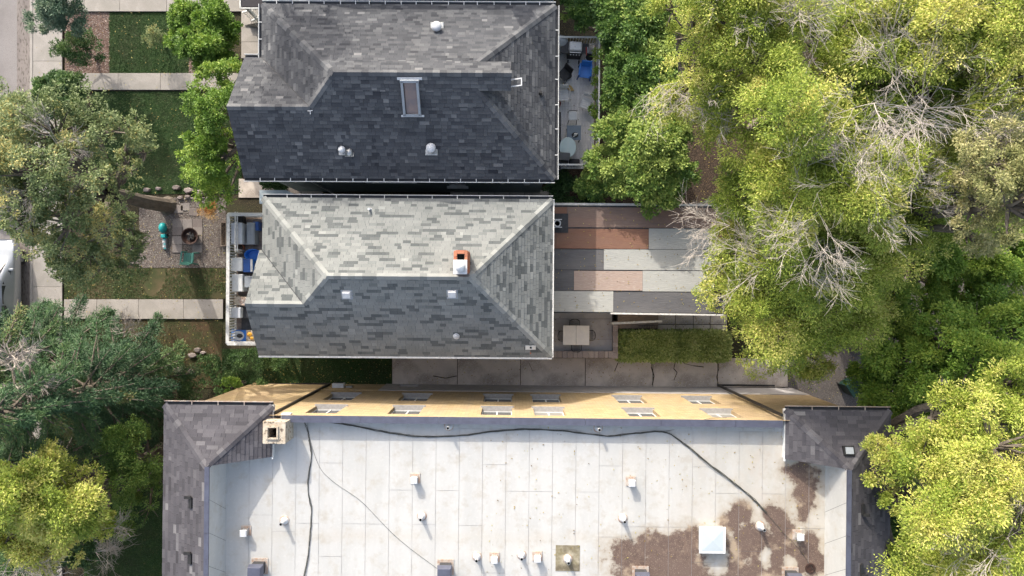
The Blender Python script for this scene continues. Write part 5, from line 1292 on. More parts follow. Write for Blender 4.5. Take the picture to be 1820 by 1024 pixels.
# ------------------------------------------------------------------ parked cars
def car(label, loc, paint):
    """nose towards +y"""
    t = thing('parked_car', label, 'car', loc, 0, 'cars parked along the kerb')
    # stations: y, half width at sill, half width at belt, belt height, roof half width, roof height
    st = [(-2.25, .70, .72, .75, .55, .80), (-2.15, .84, .84, .95, .62, 1.02), (-1.75, .9, .89, 1.0, .66, 1.32), (-1.1, .91, .9, 1.0, .68, 1.52), (-.2, .91, .9, .98, .69, 1.56),
          (.45, .91, .9, .97, .66, 1.50), (1.15, .9, .88, .96, .68, 1.02), (1.9, .88, .85, .86, .62, .9), (2.25, .72, .7, .68, .5, .74)]
    vs = []
    for y, ws, wb, hb, wr, hr in st:
        for s in (1, -1):
            pass
        row = [(ws*.97, y, .28), (ws+.01, y, .5), (wb, y, hb-.06), (wb-.05, y, hb), (wr+.02, y, hr-.05), (wr-.12, y, hr), (0, y, hr+.03)]
        vs += row+[(-x, y_, z) for x, y_, z in row[-2::-1]]
    n_ = 13; fs = []
    for i in range(len(st)-1):
        for k in range(n_-1): fs.append((i*n_+k, (i+1)*n_+k, (i+1)*n_+k+1, i*n_+k+1))
        fs.append((i*n_, i*n_+n_-1, (i+1)*n_+n_-1, (i+1)*n_))
    fs.append(tuple(reversed(range(n_)))); fs.append(tuple(range((len(st)-1)*n_, len(st)*n_)))
    vs = [(x_*1.13, y_, z_) for x_, y_, z_ in vs]; b = MB(); b.add(vs, fs); o = b.build('body', paint, t, smooth=True)
    sb = o.modifiers.new('sub', 'SUBSURF'); sb.levels = 2; sb.render_levels = 2
    # side windows
    for s in (1, -1):
        for y0_, y1_ in ((-1.6, -.95), (-.88, .0), (.07, .85)):
            b = MB(); zt0 = 1.42 if y0_ < -1.2 else 1.45; zt1 = 1.45 if y1_ < .5 else 1.2
            b.quad((s*.93, y0_, 1.04), (s*.93, y1_, 1.03), (s*.80, y1_-(.0 if y1_ < .5 else .25), zt1), (s*.80, y0_+(.18 if y0_ < -1.2 else 0), zt0-.04)); b.build('side_window', M['glass'], t)
    b = MB(); b.add([(-.72, 1.12, 1.07), (.72, 1.12, 1.07), (.62, .55, 1.49), (0, .5, 1.55), (-.62, .55, 1.49), (0, 1.2, 1.09)], [(0, 5, 3, 4), (5, 1, 2, 3)]); b.build('windscreen', M['glass'], t)
    b = MB(); b.add([(-.62, -2.12, 1.06), (.62, -2.12, 1.06), (.55, -1.72, 1.38), (-.55, -1.72, 1.38)], [(0, 1, 2, 3)]); b.build('rear_window', M['glass'], t)
    for s in (1, -1):
        b = MB(); b.tube([(s*.70, -1.5, 1.53), (s*.66, -1.2, 1.6), (s*.66, .2, 1.6), (s*.66, .45, 1.54)], .025, 6); b.build('roof_rail', M['galv'], t)
        b = MB(); b.box((s*1.0, .78, 1.06), (.2, .12, .14)); b.build('mirror', paint, t, bevel=.03)
        for yy in (-.7, .2): b = MB(); b.box((s*.925, yy, .86), (.03, .16, .03)); b.build('door_handle', M['metal_white'], t)
        b = MB(); b.box((s*.74, -2.14, .85), (.2, .14, .3)); b.build('tail_light', M['taillight'], t, bevel=.02)
        b = MB(); b.box((s*.66, 2.1, .7), (.3, .2, .14)); b.build('headlight', M['headlight'], t, bevel=.03)
        for yy in (-1.4, 1.38):
            b = MB(); b.tube([(s*.72, yy, .33), (s*.93, yy, .33)], .34, 24); w = b.build('wheel', M['rubber'], t)
            b = MB(); b.tube([(s*.92, yy, .33), (s*.945, yy, .33)], .2, 16)
            for k in range(5): b.bar((s*.95, yy, .33), (s*.95, yy+.2*math.cos(k*1.257), .33+.2*math.sin(k*1.257)), .05, .02)
            b.build('rim', M['galv'], w)
    return t
yc = W(0, 508, .3).y
car('silver estate car parked at the kerb with its roof cut by the left edge', (-25.12, yc, .012), M['carpaint'])
car('dark blue car hidden beneath the olive tree at the left edge', (-25.75, W(0, 262, .3).y, .012), M['darkpaint'])
t = thing('wheelie_bin', 'green wheelie bin at the alley edge under the trees', 'bin', W(1519, 690, 1.0)-Vector((0, 0, .98)), .6)
b = MB(); b.box((0, 0, .5), (.5, .6, .92), taper=1.15); b.build('body', M['bingreen'], t, bevel=.02); b = MB(); b.box((0, 0, 1.0), (.62, .72, .06)); b.build('lid', M['bingreen'], t, bevel=.02)
for s in (-1, 1): b = MB(); b.tube([(s*.2, .3, .1), (s*.27, .3, .1)], .1, 14); b.build('wheel', M['black'], t)

# ------------------------------------------------------------------ vegetation
def norm(a): return a/np.maximum(np.linalg.norm(a, axis=1, keepdims=True), 1e-9)
def leaf_quads(C, OUT, rs, per, L, Wd, g, flat=.6, droop=.15, upb=.9):
    """C sprays (n,3), outward directions; returns vertices (n*per*4,3) and spray index per leaf"""
    n = len(C); N = n*per; idx = np.repeat(np.arange(n), per)
    off = norm(g.normal(size=(N, 3)))*(g.random((N, 1))**.5); off[:, 2] *= flat
    out = OUT[idx]; p = C[idx]+off*(rs if np.isscalar(rs) else rs[idx][:, None])
    d = norm(off*.9+out*.6+g.normal(size=(N, 3))*.45-np.array([0, 0, droop]))
    up = norm(np.array([0, 0, upb])+g.normal(size=(N, 3))*.42+out*.35)
    s = norm(np.cross(d, up)); nn = np.cross(s, d)
    l = L*g.uniform(.7, 1.25, (N, 1)); w = Wd*g.uniform(.75, 1.2, (N, 1))
    m = p+d*l*.48+nn*w*.1
    V = np.stack([p, m-s*w*.5, p+d*l-nn*l*.08, m+s*w*.5], 1).reshape(-1, 3)
    return V, idx
LM = {
 'yellowgreen': leaf_mat('yellow_green_leaves', [(0, (.12, .19, .03)), (.35, (.26, .345, .05)), (.7, (.42, .49, .085)), (1, (.64, .60, .18))]),
 'brightgreen': leaf_mat('lime_leaves', [(0, (.07, .15, .02)), (.5, (.19, .32, .045)), (1, (.38, .47, .08))]),
 'midgreen': leaf_mat('mid_green_leaves', [(0, (.055, .12, .027)), (.5, (.15, .26, .05)), (1, (.36, .44, .11))]),
 'darkgreen': leaf_mat('dark_green_leaves', [(0, (.03, .07, .022)), (.5, (.065, .135, .04)), (1, (.15, .23, .07))]),
 'blueshrub': leaf_mat('dull_green_leaves', [(0, (.04, .085, .055)), (.5, (.09, .16, .10)), (1, (.2, .27, .17))]),
 'olive': leaf_mat('olive_leaves', [(0, (.08, .12, .04)), (.45, (.17, .225, .085)), (.8, (.30, .35, .16)), (1, (.48, .42, .15))]),
 'beige': leaf_mat('beige_olive_leaves', [(0, (.12, .14, .05)), (.5, (.30, .31, .12)), (1, (.55, .5, .26))]),
 'spruce': leaf_mat('spruce_needles', [(0, (.016, .045, .022)), (.5, (.048, .11, .045)), (.85, (.11, .19, .06)), (1, (.24, .22, .09))], .1),
 'hedge': leaf_mat('hedge_leaves', [(0, (.14, .21, .05)), (.5, (.34, .42, .13)), (1, (.6, .62, .27))]),
}
def lobes_of(spec):
    out = []
    for s in spec:
        px, py, r, z = s[:4]; p = W(px, py, z); out.append((np.array(p), r*(H-z)/F))
    return out
def make_plant(name, label, cat, spec, lm, leaf=(.10, .038), dens=760, seed=1, group=None, trunk=True, vflat=.7, clumps=11, tone=.5, base=None, dead=(), gap=0.0, crownname='crown', tspread=.16, rclump=.36, trunk_r=None, rag=None):
    if rag is None: rag = .75 if cat == 'tree' else (.08 if name == 'round_bush' else .2)
    g = np.random.default_rng(seed); rnd = random.Random(seed); L = lobes_of(spec)
    cx = sum(l[0][0]*l[1]**2 for l in L)/sum(l[1]**2 for l in L); cy = sum(l[0][1]*l[1]**2 for l in L)/sum(l[1]**2 for l in L); zm = max(l[0][2] for l in L)
    bx, by = base if base else (cx, cy)
    t = thing(name, label, cat, (bx, by, 0), 0, group); B = np.array([bx, by, 0])
    Cs = []; Os = []; Rs = []; Ts = []; wood = MB(); tr = trunk_r or .035*zm+.03
    fork = Vector((0, 0, zm*.42))
    if trunk:
        wood.tube([(0, 0, -.1), (0, 0, .3), (rnd.uniform(-.1, .1), rnd.uniform(-.1, .1), zm*.2), fork], [tr*1.5, tr, tr*.9, tr*.75], 10)
    for c, R in L:
        top = Vector(c-B)-Vector((0, 0, R*.25))
        if trunk:
            mid = fork.lerp(top, .5)+Vector((rnd.uniform(-.3, .3), rnd.uniform(-.3, .3), -.1*R)); wood.tube([fork, mid, top], [tr*.5, tr*.35, tr*.18], 6, cap=False)
        k = max(4, int(2.3*clumps*(R/1.8)**1.1)); 
        for j in range(k):
            # points spread on the upper shell
            u = g.uniform(-.25, 1); ph = g.uniform(0, 6.283); rr = math.sqrt(max(0, 1-u*u)); d = np.array([rr*math.cos(ph), rr*math.sin(ph), u]); f = g.uniform(.5, 1.0)
            cc = c+d*R*f*np.array([1, 1, vflat]); rc = max(.2, R*rclump*g.choice([.45, .6, .8, 1.0, 1.15])); tc = g.normal(tone, tspread)
            if trunk: wood.tube([top, Vector(cc-B)*.5+top*.5+Vector((0, 0, -.05)), Vector(cc-B)], [tr*.14, tr*.1, .012], 4, cap=False)
            if g.random() < gap: continue
            m = max(5, int(dens/14*math.pi*rc*rc*2.7))
            dd = norm(g.normal(size=(m, 3))); dd[:, 2] = np.abs(dd[:, 2])*1.0-.25*g.random(m); dd = norm(dd)
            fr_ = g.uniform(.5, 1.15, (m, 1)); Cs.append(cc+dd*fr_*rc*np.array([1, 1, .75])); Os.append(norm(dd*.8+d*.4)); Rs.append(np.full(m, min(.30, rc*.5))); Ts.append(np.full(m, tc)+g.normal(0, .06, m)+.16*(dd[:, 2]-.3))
    C = np.concatenate(Cs); O = np.concatenate(Os); Rr = np.concatenate(Rs); T = np.concatenate(Ts)
    # ragged crown: fractal noise pushes sprays in and out, drops some and shifts the leaf colour branch by branch
    n1 = np.array([mnoise.noise(Vector(c_)*1.15) for c_ in C]); n2 = np.array([mnoise.noise(Vector(c_)*1.9+Vector((7, 3, 1))) for c_ in C]); n3 = np.array([mnoise.noise(Vector(c_)*.55+Vector((1, 9, 4))) for c_ in C])
    C = C+O*(n1*rag)[:, None]; C[:, 2] += n2*rag*.9; T = T+n3*.34+n1*.12; keep = n2 > (-.22 if rag > .3 else -.5); C, O, Rr, T = C[keep], O[keep], Rr[keep], T[keep]
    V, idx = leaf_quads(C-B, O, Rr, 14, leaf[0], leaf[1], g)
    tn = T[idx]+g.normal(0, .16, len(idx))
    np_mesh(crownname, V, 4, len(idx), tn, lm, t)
    if trunk: wood.build('trunk', M['bark'], t)
    for dspec in dead: deadwood(t, *dspec, rnd=rnd)
    return t
def deadwood(t, px, py, z, size, ang=None, spread=2.2, rnd=random, n0=5, up=.5, thick=.015, depth=4):
    """bare twigs: a fan of crooked branches that fork again and again"""
    b = MB(); p0 = W(px, py, z-.5)-t.location
    def grow(p, d, L, r, k):
        pts = [p]; q = p.copy(); dd = d.copy(); n = 4
        for i in range(n):
            dd = (dd+Vector((rnd.gauss(0, .13), rnd.gauss(0, .13), rnd.gauss(0, .08)+.02))).normalized(); q = q+dd*L/n; pts.append(q)
        b.tube(pts, [r*(1-.5*i/n) for i in range(n+1)], 4 if r > .015 else 3, cap=False)
        if k <= 0: return
        for j in range(rnd.randint(3, 5)):
            f = rnd.uniform(.3, 1.0); i = min(n-1, int(f*n)); pp = pts[i].lerp(pts[i+1], f*n-i if f < 1 else 1)
            nd = (dd+Vector((rnd.gauss(0, .48), rnd.gauss(0, .48), rnd.gauss(0, .3)))).normalized()
            grow(pp, nd, L*rnd.uniform(.5, .75), max(r*.6, .0055), k-1)
    for i in range(n0):
        a_ = (ang if ang is not None else rnd.uniform(0, 6.28))+rnd.uniform(-.5, .5)*spread if ang is not None else rnd.uniform(0, 6.28)
        d = Vector((math.cos(a_), math.sin(a_), up*rnd.uniform(.2, 1.2))).normalized(); grow(p0+Vector((0, 0, -.2)), d, size*rnd.uniform(.25, .42), thick*rnd.uniform(.6, 1.1), depth-1)
    b.build('dead_branch', M['deadwood'], t)

P_ = make_plant
GR = 'trees behind the houses'
P_('ash_tree', 'yellow green tree with bare grey twigs at the top centre right', 'tree', [(1235, 60, 62, 11), (1320, 40, 75, 12), (1262, 125, 72, 10.5), (1345, 110, 70, 12), (1212, 170, 42, 8.5), (1262, 215, 52, 8), (1300, 185, 55, 9.5), (1410, 50, 70, 12), (1300, -20, 80, 12), (1200, 15, 45, 9)],
   LM['yellowgreen'], seed=3, gap=.12, group=GR, tone=.55, dead=((1235, 135, 10.3, 3.6, 3.9, 1.6), (1290, 165, 10.5, 3.4, 3.8, 1.8), (1440, 25, 13, 4.2), (1330, 20, 13, 3.6), (1375, 5, 13.5, 4)))
P_('ash_tree', 'largest yellow green tree with many dead branches right of the flat roof', 'tree', [(1400, 205, 82, 13), (1355, 290, 75, 9.9), (1480, 245, 88, 11.6), (1325, 345, 58, 8.6), (1415, 360, 85, 11.6), (1510, 330, 90, 12), (1300, 420, 45, 6.6), (1345, 450, 62, 8.2), (1420, 470, 80, 9.8), (1500, 440, 85, 10.1), (1570, 400, 70, 9.8),
   (1278, 470, 36, 5.9), (1315, 530, 58, 7), (1400, 560, 80, 8.2), (1490, 540, 72, 8.2), (1345, 605, 48, 6.2), (1430, 625, 52, 5.9), (1590, 250, 70, 11.2), (1560, 470, 50, 7.8), (1275, 520, 34, 5.5), (1640, 300, 55, 10.8), (1440, 300, 70, 10.3), (1380, 530, 60, 7), (1450, 420, 70, 8.6), (1540, 400, 70, 9.4), (1560, 540, 50, 7), (1340, 400, 50, 7), (1300, 330, 36, 6.9), (1620, 370, 62, 10), (1655, 310, 60, 11), (1600, 430, 52, 9.5), (1680, 390, 46, 9.5), (1540, 470, 50, 9), (1390, 150, 50, 11)],
   LM['yellowgreen'], seed=4, gap=.10, group=GR, tone=.56, dens=540, dead=((1430, 330, 13.2, 5), (1395, 470, 11, 4.6), (1380, 485, 11, 3.8), (1450, 400, 13, 4), (1560, 180, 15, 4.2), (1530, 350, 13.5, 4.4), (1300, 400, 10.5, 3.4, 2.9, 1.5), (1490, 240, 13.5, 3.6), (1590, 330, 12.8, 3.5)))
P_('ash_tree', 'yellow green tree with a fan of pale dead branches near the top right', 'tree', [(1530, 60, 78, 12), (1610, 75, 80, 12.5), (1555, 150, 65, 11.5), (1640, 165, 66, 11), (1490, 130, 50, 10), (1560, -10, 80, 12), (1500, 190, 45, 10), (1590, 20, 70, 11), (1480, 70, 55, 11), (1600, 200, 50, 11), (1680, 110, 50, 11)],
   LM['yellowgreen'], seed=5, gap=.16, group=GR, tone=.48, dead=((1640, 215, 13.5, 5.4), (1650, 190, 13.5, 4.6), (1600, 140, 13.5, 4.0), (1520, 30, 13.5, 4), (1690, 40, 13.8, 3.8)))
P_('ash_tree', 'bright yellow green tree filling the top right corner', 'tree', [(1715, 50, 88, 13), (1790, 140, 80, 13), (1790, 20, 90, 13.5), (1735, 190, 55, 11), (1700, 130, 60, 11.5), (1830, 220, 55, 11), (1760, 100, 80, 12), (1700, -10, 80, 12), (1690, 200, 45, 10)],
   LM['yellowgreen'], seed=6, gap=.12, group=GR, tone=.62)
P_('elm_tree', 'beige olive tree with frosted looking crown at the right edge', 'tree', [(1765, 285, 68, 14), (1805, 365, 72, 14.5), (1740, 365, 58, 13), (1725, 410, 40, 12), (1820, 290, 60, 14.5), (1700, 340, 40, 12)],
   LM['beige'], leaf=(.085, .045), dens=800, seed=7, group=GR, tone=.55, clumps=15, rclump=.28)
P_('maple_tree', 'low dark green tree in the shade at the right edge', 'tree', [(1690, 440, 52, 6.5), (1755, 470, 50, 6.5), (1640, 430, 46, 7), (1815, 490, 46, 6), (1590, 530, 46, 6.5), (1640, 400, 40, 8), (1740, 530, 34, 5.5), (1700, 500, 44, 5.5), (1600, 590, 44, 6), (1660, 540, 40, 5), (1650, 480, 44, 6), (1800, 440, 46, 6.5), (1760, 420, 40, 6)],
   LM['brightgreen'], seed=8, gap=.1, group=GR, tone=.5, leaf=(.12, .055))
P_('maple_tree', 'fresh green tree between the dark gap and the yellow corner tree', 'tree', [(1615, 640, 55, 7), (1685, 600, 56, 8.5), (1745, 580, 50, 8), (1805, 600, 62, 9), (1665, 680, 55, 8), (1580, 700, 46, 6), (1735, 655, 56, 9.5), (1540, 660, 34, 5.5), (1545, 715, 30, 4.5), (1640, 620, 40, 6), (1700, 660, 50, 8), (1780, 640, 50, 8), (1610, 740, 46, 6), (1830, 560, 46, 7), (1780, 560, 44, 7)],
   LM['brightgreen'], seed=9, gap=.14, group=GR, tone=.5, leaf=(.13, .06))
P_('ash_tree', 'bright yellow green tree filling the lower right corner', 'tree', [(1665, 745, 62, 11.5), (1735, 735, 60, 12), (1605, 790, 55, 10), (1650, 840, 76, 11.5), (1790, 690, 66, 12), (1780, 800, 88, 13.5), (1700, 900, 86, 13), (1790, 905, 86, 13.5), (1640, 975, 66, 10.5), (1735, 1000, 86, 12.5), (1563, 845, 32, 9.3), (1560, 790, 28, 9.3), (1575, 890, 26, 9.2), (1690, 820, 60, 11), (1650, 920, 56, 10), (1740, 850, 66, 12), (1830, 750, 60, 12), (1700, 970, 60, 11), (1600, 1010, 40, 8.5)],
   LM['yellowgreen'], seed=10, gap=.1, group=GR, tone=.66, dead=((1800, 960, 14.5, 4), (1770, 1000, 14, 3.5)))
P_('understorey', 'dark green undergrowth along the east wall of the apartment building', 'shrub', [(1605, 900, 34, 4), (1610, 960, 40, 4.5), (1620, 1020, 45, 4.5), (1600, 850, 30, 4)], LM['midgreen'], seed=12, trunk=True, tone=.35)
# shrubs beside the deck
GS = 'big shrubs beside the rear deck'
for i, (sp, lb) in enumerate((([(1040, 26, 28, 4), (1098, 45, 40, 4.6), (1140, 50, 46, 5), (1168, 80, 32, 4.6), (1070, 8, 40, 4), (1015, 10, 26, 3.5), (1110, 15, 44, 4.6), (1150, 10, 44, 5), (1090, 72, 30, 4.2), (1130, 85, 34, 4.8)], 'dark green shrub above the top railing of the deck'),
   ([(1112, 105, 36, 4.4), (1150, 135, 44, 5), (1118, 165, 40, 4.6), (1160, 195, 40, 5), (1104, 208, 28, 4), (1095, 135, 24, 4), (1185, 130, 38, 5), (1195, 180, 34, 5), (1130, 215, 36, 4.8), (1092, 180, 20, 3.8)], 'green shrub touching the outer deck railing'),
   ([(1082, 245, 30, 4.6), (1072, 288, 32, 4.4), (1085, 322, 32, 4), (1110, 270, 30, 4), (1100, 225, 30, 4.6), (1110, 310, 34, 4.2), (1055, 325, 26, 3.6), (1050, 350, 22, 3)], 'green shrub overhanging the lower corner of the deck'),
   ([(1155, 255, 48, 5.2), (1185, 300, 44, 5), (1135, 310, 44, 4.6), (1170, 345, 32, 4.5), (1195, 245, 34, 5.2), (1140, 270, 40, 5), (1205, 320, 28, 4.6)], 'round green shrub above the flat coloured roof'))):
    P_('shrub', lb, 'shrub', sp, LM['midgreen'], leaf=(.13, .075), dens=430, seed=20+i, group=GS, tone=.42+.08*i, clumps=15)
P_('shrub', 'low dark shrub in the corner between the two houses', 'shrub', [(1000, 335, 30, 2.2), (1030, 345, 26, 2.4), (990, 352, 18, 1.6)], LM['darkgreen'], seed=30, leaf=(.13, .075), dens=430, tone=.35)
# left side
P_('shrub', 'tall dull green bush at the top left over the sidewalk', 'shrub', [(98, 14, 40, 2.9), (75, 35, 28, 2.5), (128, 35, 28, 2.5), (105, -20, 40, 3)], LM['blueshrub'], leaf=(.10, .045), seed=31, tone=.6, trunk=False)
P_('shrub', 'low dark spreading shrub on the pink rock mulch', 'shrub', [(135, 85, 30, 1.4), (160, 95, 24, 1.3), (115, 90, 18, 1.2), (150, 72, 20, 1.2)], LM['darkgreen'], leaf=(.11, .045), seed=32, dens=420, tone=.5, gap=.15)
P_('shrub', 'small yellowish shrub standing alone on the dark lawn', 'shrub', [(272, 63, 18, 1), (280, 70, 14, .9)], LM['olive'], leaf=(.09, .03), seed=33, dens=420, tone=.65)
P_('round_bush', 'large round bright green bush beside the front path', 'shrub', [(340, 45, 36, 3.2), (385, 40, 38, 3.4), (365, 75, 40, 3.6), (400, 80, 30, 2.8), (325, 75, 24, 2.6), (372, 105, 28, 2.6), (370, 25, 30, 3.2)], LM['brightgreen'], leaf=(.13, .06), seed=34, tone=.32, clumps=16, rclump=.3)
P_('round_bush', 'round dark glossy bush at the corner of the sidewalk and path', 'shrub', [(108, 170, 38, 2.2), (128, 172, 32, 2.0), (92, 168, 28, 1.8)], LM['darkgreen'], leaf=(.12, .07), seed=35, tone=.5, clumps=16, rclump=.28)
P_('honeylocust_tree', 'light green slender tree against the gable of the dark roof', 'tree', [(400, 135, 26, 4.4), (370, 165, 26, 4.6), (385, 205, 44, 6), (360, 250, 36, 5.4), (400, 275, 40, 5.4), (380, 330, 34, 4.6), (405, 340, 24, 4), (345, 290, 20, 4.5), (425, 120, 18, 4.2), (410, 185, 24, 5), (385, 240, 34, 5.2), (375, 300, 30, 5)], LM['brightgreen'], leaf=(.11, .05), seed=36, tone=.5, gap=.15)
P_('elm_tree', 'big grey green tree whose leaning trunk shows beside the gravel', 'tree', [(20, 225, 56, 10), (90, 235, 66, 11), (165, 235, 60, 10.5), (225, 235, 46, 9.5), (255, 270, 34, 8), (50, 305, 70, 11.5), (140, 300, 66, 11), (222, 292, 34, 8.5), (40, 385, 62, 11), (115, 395, 62, 10.5), (180, 405, 52, 9), (215, 440, 34, 7), (150, 450, 50, 8.5), (90, 440, 46, 9), (12, 185, 26, 8.5), (0, 300, 60, 11), (222, 392, 26, 7), (245, 440, 24, 6), (190, 400, 30, 8), (238, 425, 22, 5.5), (222, 465, 24, 5.5), (178, 472, 34, 7), (128, 478, 34, 7.5), (60, 350, 60, 10)],
   LM['olive'], leaf=(.095, .05), dens=560, seed=37, tone=.5, gap=.16, base=(W(298, 366, 0).x, W(298, 366, 0).y), trunk_r=.36, clumps=14, rclump=.28, tspread=.2, dead=((60, 320, 12, 2.4), (100, 260, 12, 2.2)))
P_('elm_tree', 'bright yellow tree in the lower left corner', 'tree', [(55, 880, 66, 9.5), (10, 870, 60, 10), (125, 905, 56, 9), (35, 945, 50, 8.5), (105, 955, 44, 8), (180, 935, 32, 7), (145, 865, 34, 7.5), (90, 840, 40, 8.5), (70, 930, 50, 8), (20, 930, 50, 9)], LM['yellowgreen'], leaf=(.11, .05), seed=38, tone=.72, gap=.12, clumps=13,
   dead=((60, 985, 9.5, 4, -1.2, 2.6), (15, 990, 9.5, 4, -1, 2.6), (180, 940, 7.4, 2.6, -.2, 1.4), (165, 985, 6, 3.5, -.2, 1.8)))
P_('understorey', 'dark green young trees against the west side of the apartment building', 'tree', [(215, 790, 40, 5), (250, 820, 34, 4.5), (225, 860, 46, 5), (262, 905, 34, 4), (215, 930, 30, 3.4), (255, 770, 30, 4), (265, 860, 28, 3.8)], LM['midgreen'], seed=39, tone=.42, gap=.2)
P_('understorey', 'dark green bushes below the bare branches at the bottom left', 'shrub', [(60, 1000, 40, 2.5), (110, 1010, 36, 2.5), (150, 975, 30, 2.5), (20, 1000, 40, 2.5), (90, 960, 36, 3)], LM['darkgreen'], seed=46, tone=.5, gap=.1)
P_('shrub', 'small bright green shrub at the west end of the yellow wall', 'shrub', [(412, 688, 13, 1.4), (424, 684, 10, 1.2)], LM['brightgreen'], leaf=(.1, .05), seed=40, tone=.45)
P_('ground_cover', 'tangled dark ground cover between boulders and lawn', 'shrub', [(375, 650, 24, .5), (400, 660, 24, .6), (430, 645, 26, .5), (390, 690, 22, .6), (455, 668, 26, .5), (345, 690, 24, .8), (310, 695, 26, .8), (480, 640, 24, .4)], LM['darkgreen'], leaf=(.09, .05), seed=41, dens=330, trunk=False, tone=.5, gap=.2, vflat=.35)
P_('shrub', 'small dark shrub in the passage beside the pale house', 'shrub', [(478, 324, 9, 1.6), (492, 325, 10, 1.6), (503, 327, 7, 1.3)], LM['darkgreen'], leaf=(.1, .05), seed=42, tone=.4)
P_('ornamental_grass', 'dry orange plant beside the gravel', 'plant', [(371, 377, 12, .7), (378, 370, 9, .7)], M['flame'], leaf=(.16, .02), seed=43, dens=420, trunk=False, tone=.5)
P_('vine', 'thin climbing plant on the inside of the deck railing', 'plant', [(1056, 195, 3.5, 3.4), (1058, 206, 4, 3.4), (1060, 100, 5, 3.5), (1061, 125, 4, 3.5), (1060, 145, 4, 3.4), (1058, 170, 3, 3.3)], LM['brightgreen'], leaf=(.08, .04), seed=44, dens=160, trunk=False, tone=.5)
P_('flowering_bush', 'red leaved bush at the far end of the flat roof', 'shrub', [(1287, 430, 10, 3.5), (1289, 448, 10, 3.4)], leaf_mat('red_leaves', [(0, (.3, .03, .02)), (1, (.5, .12, .05))]), leaf=(.1, .05), seed=45, tone=.5)
# fallen leaves on lawns, paths and roofs
def litter():
    g = np.random.default_rng(90); P = []
    for (xa, ya, xb, yb, z, n) in ((116, 22, 430, 345, .13, 420), (116, 475, 400, 690, .13, 420), (240, 350, 400, 476, .05, 150), (697, 640, 1400, 684, .07, 260), (984, 366, 1285, 556, 3.83, 260), (984, 560, 1085, 628, .96, 60),
                                    (1100, 560, 1290, 592, .06, 160), (1200, 180, 1420, 380, .03, 500), (860, 760, 1460, 1020, 8.12, 240), (990, 70, 1062, 290, 2.62, 60), (1400, 600, 1820, 735, .03, 500), (61, 0, 113, 700, .13, 120), (470, 640, 697, 684, .1, 160)):
        for _ in range(n):
            c = W(g.uniform(xa, xb), g.uniform(ya, yb), z); P.append((c.x, c.y, z))
    P = np.array(P); n = len(P); th = g.uniform(0, 6.28, n); d = np.stack([np.cos(th), np.sin(th), np.zeros(n)], 1); s_ = np.stack([-np.sin(th), np.cos(th), np.zeros(n)], 1); L = g.uniform(.04, .09, (n, 1)); up = np.array([0, 0, .012])
    V = np.stack([P, P+d*L*.5-s_*L*.22+up, P+d*L, P+d*L*.5+s_*L*.22+up*.3], 1).reshape(-1, 3)
    np_mesh('fallen_leaves', V, 4, n, g.random(n), leaf_mat('dry_leaves', [(0, (.12, .07, .03)), (.5, (.35, .26, .07)), (1, (.45, .42, .14))], .1), kind='stuff')
litter()
# hedge
def hedge():
    a = W(1100, 594, 1.0); c = W(1296, 638, 1.0); t = thing('hedge', 'clipped green hedge between the garden steps and the driveway', 'hedge', ((a.x+c.x)/2, (a.y+c.y)/2, 0))
    g = np.random.default_rng(50); n = 3600; lx = c.x-a.x; ly = a.y-c.y
    x = g.uniform(-lx/2, lx/2, n); y = g.uniform(-ly/2, ly/2, n); z = np.where(g.random(n) < .72, 1.0-g.random(n)*.12, g.random(n)*.95)
    nz_ = np.array([mnoise.noise(Vector((X*1.6, Y*1.6, 9))) for X, Y in zip(x, y)]); z = z+nz_*.08
    C = np.stack([x, y+nz_*.1, z], 1); side = z < .75; sgn = np.where(g.random(n) < .5, 1, -1); C[side, 1] = (ly/2*sgn)[side]
    O = norm(np.stack([x/lx*.5, y/ly*.8, np.full(n, .8)], 1)); V, idx = leaf_quads(C, O, .15, 9, .15, .075, g)
    np_mesh('foliage', V, 4, len(idx), (.5+nz_[idx]*.25)+g.normal(0, .1, n)[idx]+g.normal(0, .2, len(idx)), LM['hedge'], t)
    b = MB(); 
    for i in range(26): xx = -lx/2+.15+i*lx/26; b.tube([(xx, random.uniform(-.15, .15), 0), (xx+random.uniform(-.1, .1), random.uniform(-.3, .3), .8)], [.03, .01], 5)
    b.build('stem', M['bark'], t)
hedge()
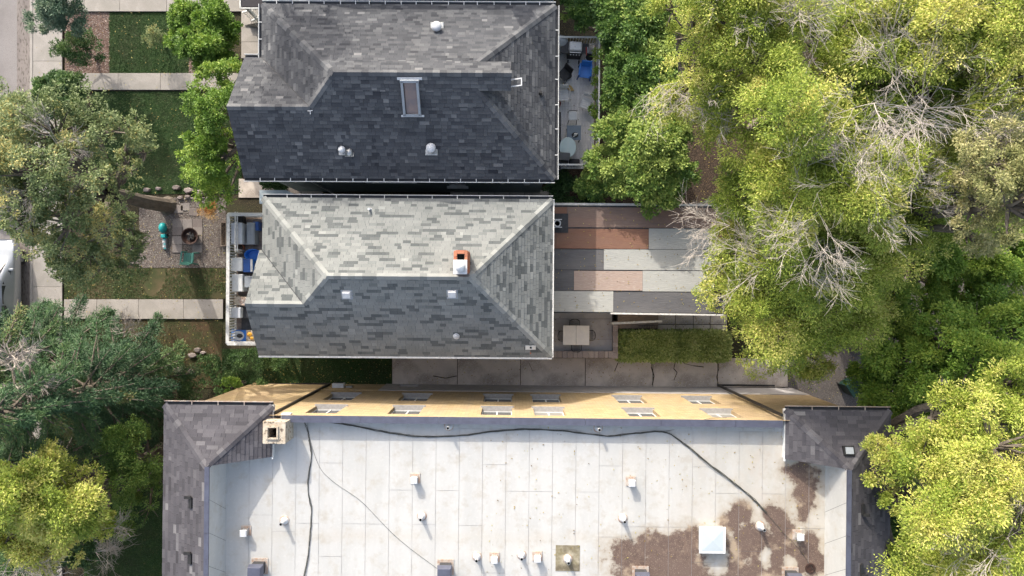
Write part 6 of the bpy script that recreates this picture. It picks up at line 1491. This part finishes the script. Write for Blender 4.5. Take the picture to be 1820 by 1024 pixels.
# spruces
def spruce(label, x, y, h, R, seed, tone=.5, dens=1.0):
    g = np.random.default_rng(seed); rnd = random.Random(seed); t = thing('spruce_tree', label, 'tree', (x, y, 0), 0, 'blue green spruces at the left'); w = MB(); tw = MB()
    w.tube([(0, 0, -.1), (.05, 0, h*.3), (-.04, .05, h*.65), (0, 0, h)], [.28, .22, .13, .02], 10)
    Cs = []; Os = []; Ts = []; z = 1.2
    while z < h*.97:
        k = rnd.randint(4, 6); a0 = rnd.random()*6.28; rl = R*(1-z/h)**.75
        for j in range(k):
            a_ = a0+6.283*j/k+rnd.gauss(0, .2); L = rl*rnd.uniform(.75, 1.12)+.25; tn = g.normal(tone, .15); pts = []
            for i in range(6):
                f = i/5; pts.append(Vector((math.cos(a_+.1*f)*L*f, math.sin(a_+.1*f)*L*f, z+.18*L*f-.32*L*f*f)))
            w.tube(pts, [.05*(1-f/6)+.012 for f in range(6)], 5, cap=False)
            if rnd.random() < .12: 
                continue
            m = int(30*L*dens)
            f = g.uniform(.22, 1, m)**.8; sidew = g.normal(0, 1, m)*.17*L*(1.15-f)*.9+.05*g.normal(0, 1, m)
            base = np.array([np.interp(f, np.linspace(0, 1, 6), [p[q] for p in pts]) for q in range(3)]).T
            sd = np.array([-math.sin(a_), math.cos(a_), 0]); C = base+sd*sidew[:, None]; C[:, 2] -= np.abs(sidew)*.25; C[:, 2] += g.normal(0, .05, m)
            od = norm(np.array([math.cos(a_), math.sin(a_), -.1])+sd*(np.sign(sidew)*.7)[:, None]); Cs.append(C); Os.append(od); Ts.append(np.full(m, tn)+.22*(f-.5))
        z += rnd.uniform(.38, .62)
    C = np.concatenate(Cs); O = np.concatenate(Os); T = np.concatenate(Ts)
    V, idx = leaf_quads(C, O*1.8, .17, 16, .13, .028, g, flat=.35, droop=.1)
    np_mesh('needles', V, 4, len(idx), T[idx]+g.normal(0, .1, len(idx)), LM['spruce'], t); w.build('trunk', M['bark'], t)
    return t
s1 = spruce('blue green spruce nearest the apartment building', -17.9, -4.3, 12.5, 3.5, 61)
deadwood(s1, 215, 600, 4, 2.6, .6, 1.4, random.Random(5))
s2 = spruce('blue green spruce at the left edge above the other one', -21.6, -3.3, 13, 3.3, 62, tone=.45)
deadwood(s2, 20, 690, 9, 3.4, .3, 1.4, random.Random(8), thick=.05); deadwood(s2, 5, 640, 9.5, 2.4, .2, 1.0, random.Random(9), thick=.05)
s3 = spruce('blue green spruce low on the left edge', -21.4, -8.2, 11, 3.4, 63, tone=.55)
# unseen tree added past the top edge to shade the dark roof's west end
P_('ash_tree', 'unseen tree added beyond the top edge to shade the dark roof', 'tree', [(262, -470, 95, 12), (300, -430, 70, 11), (240, -560, 100, 12)], LM['midgreen'], seed=70, dens=110, leaf=(.2, .1))
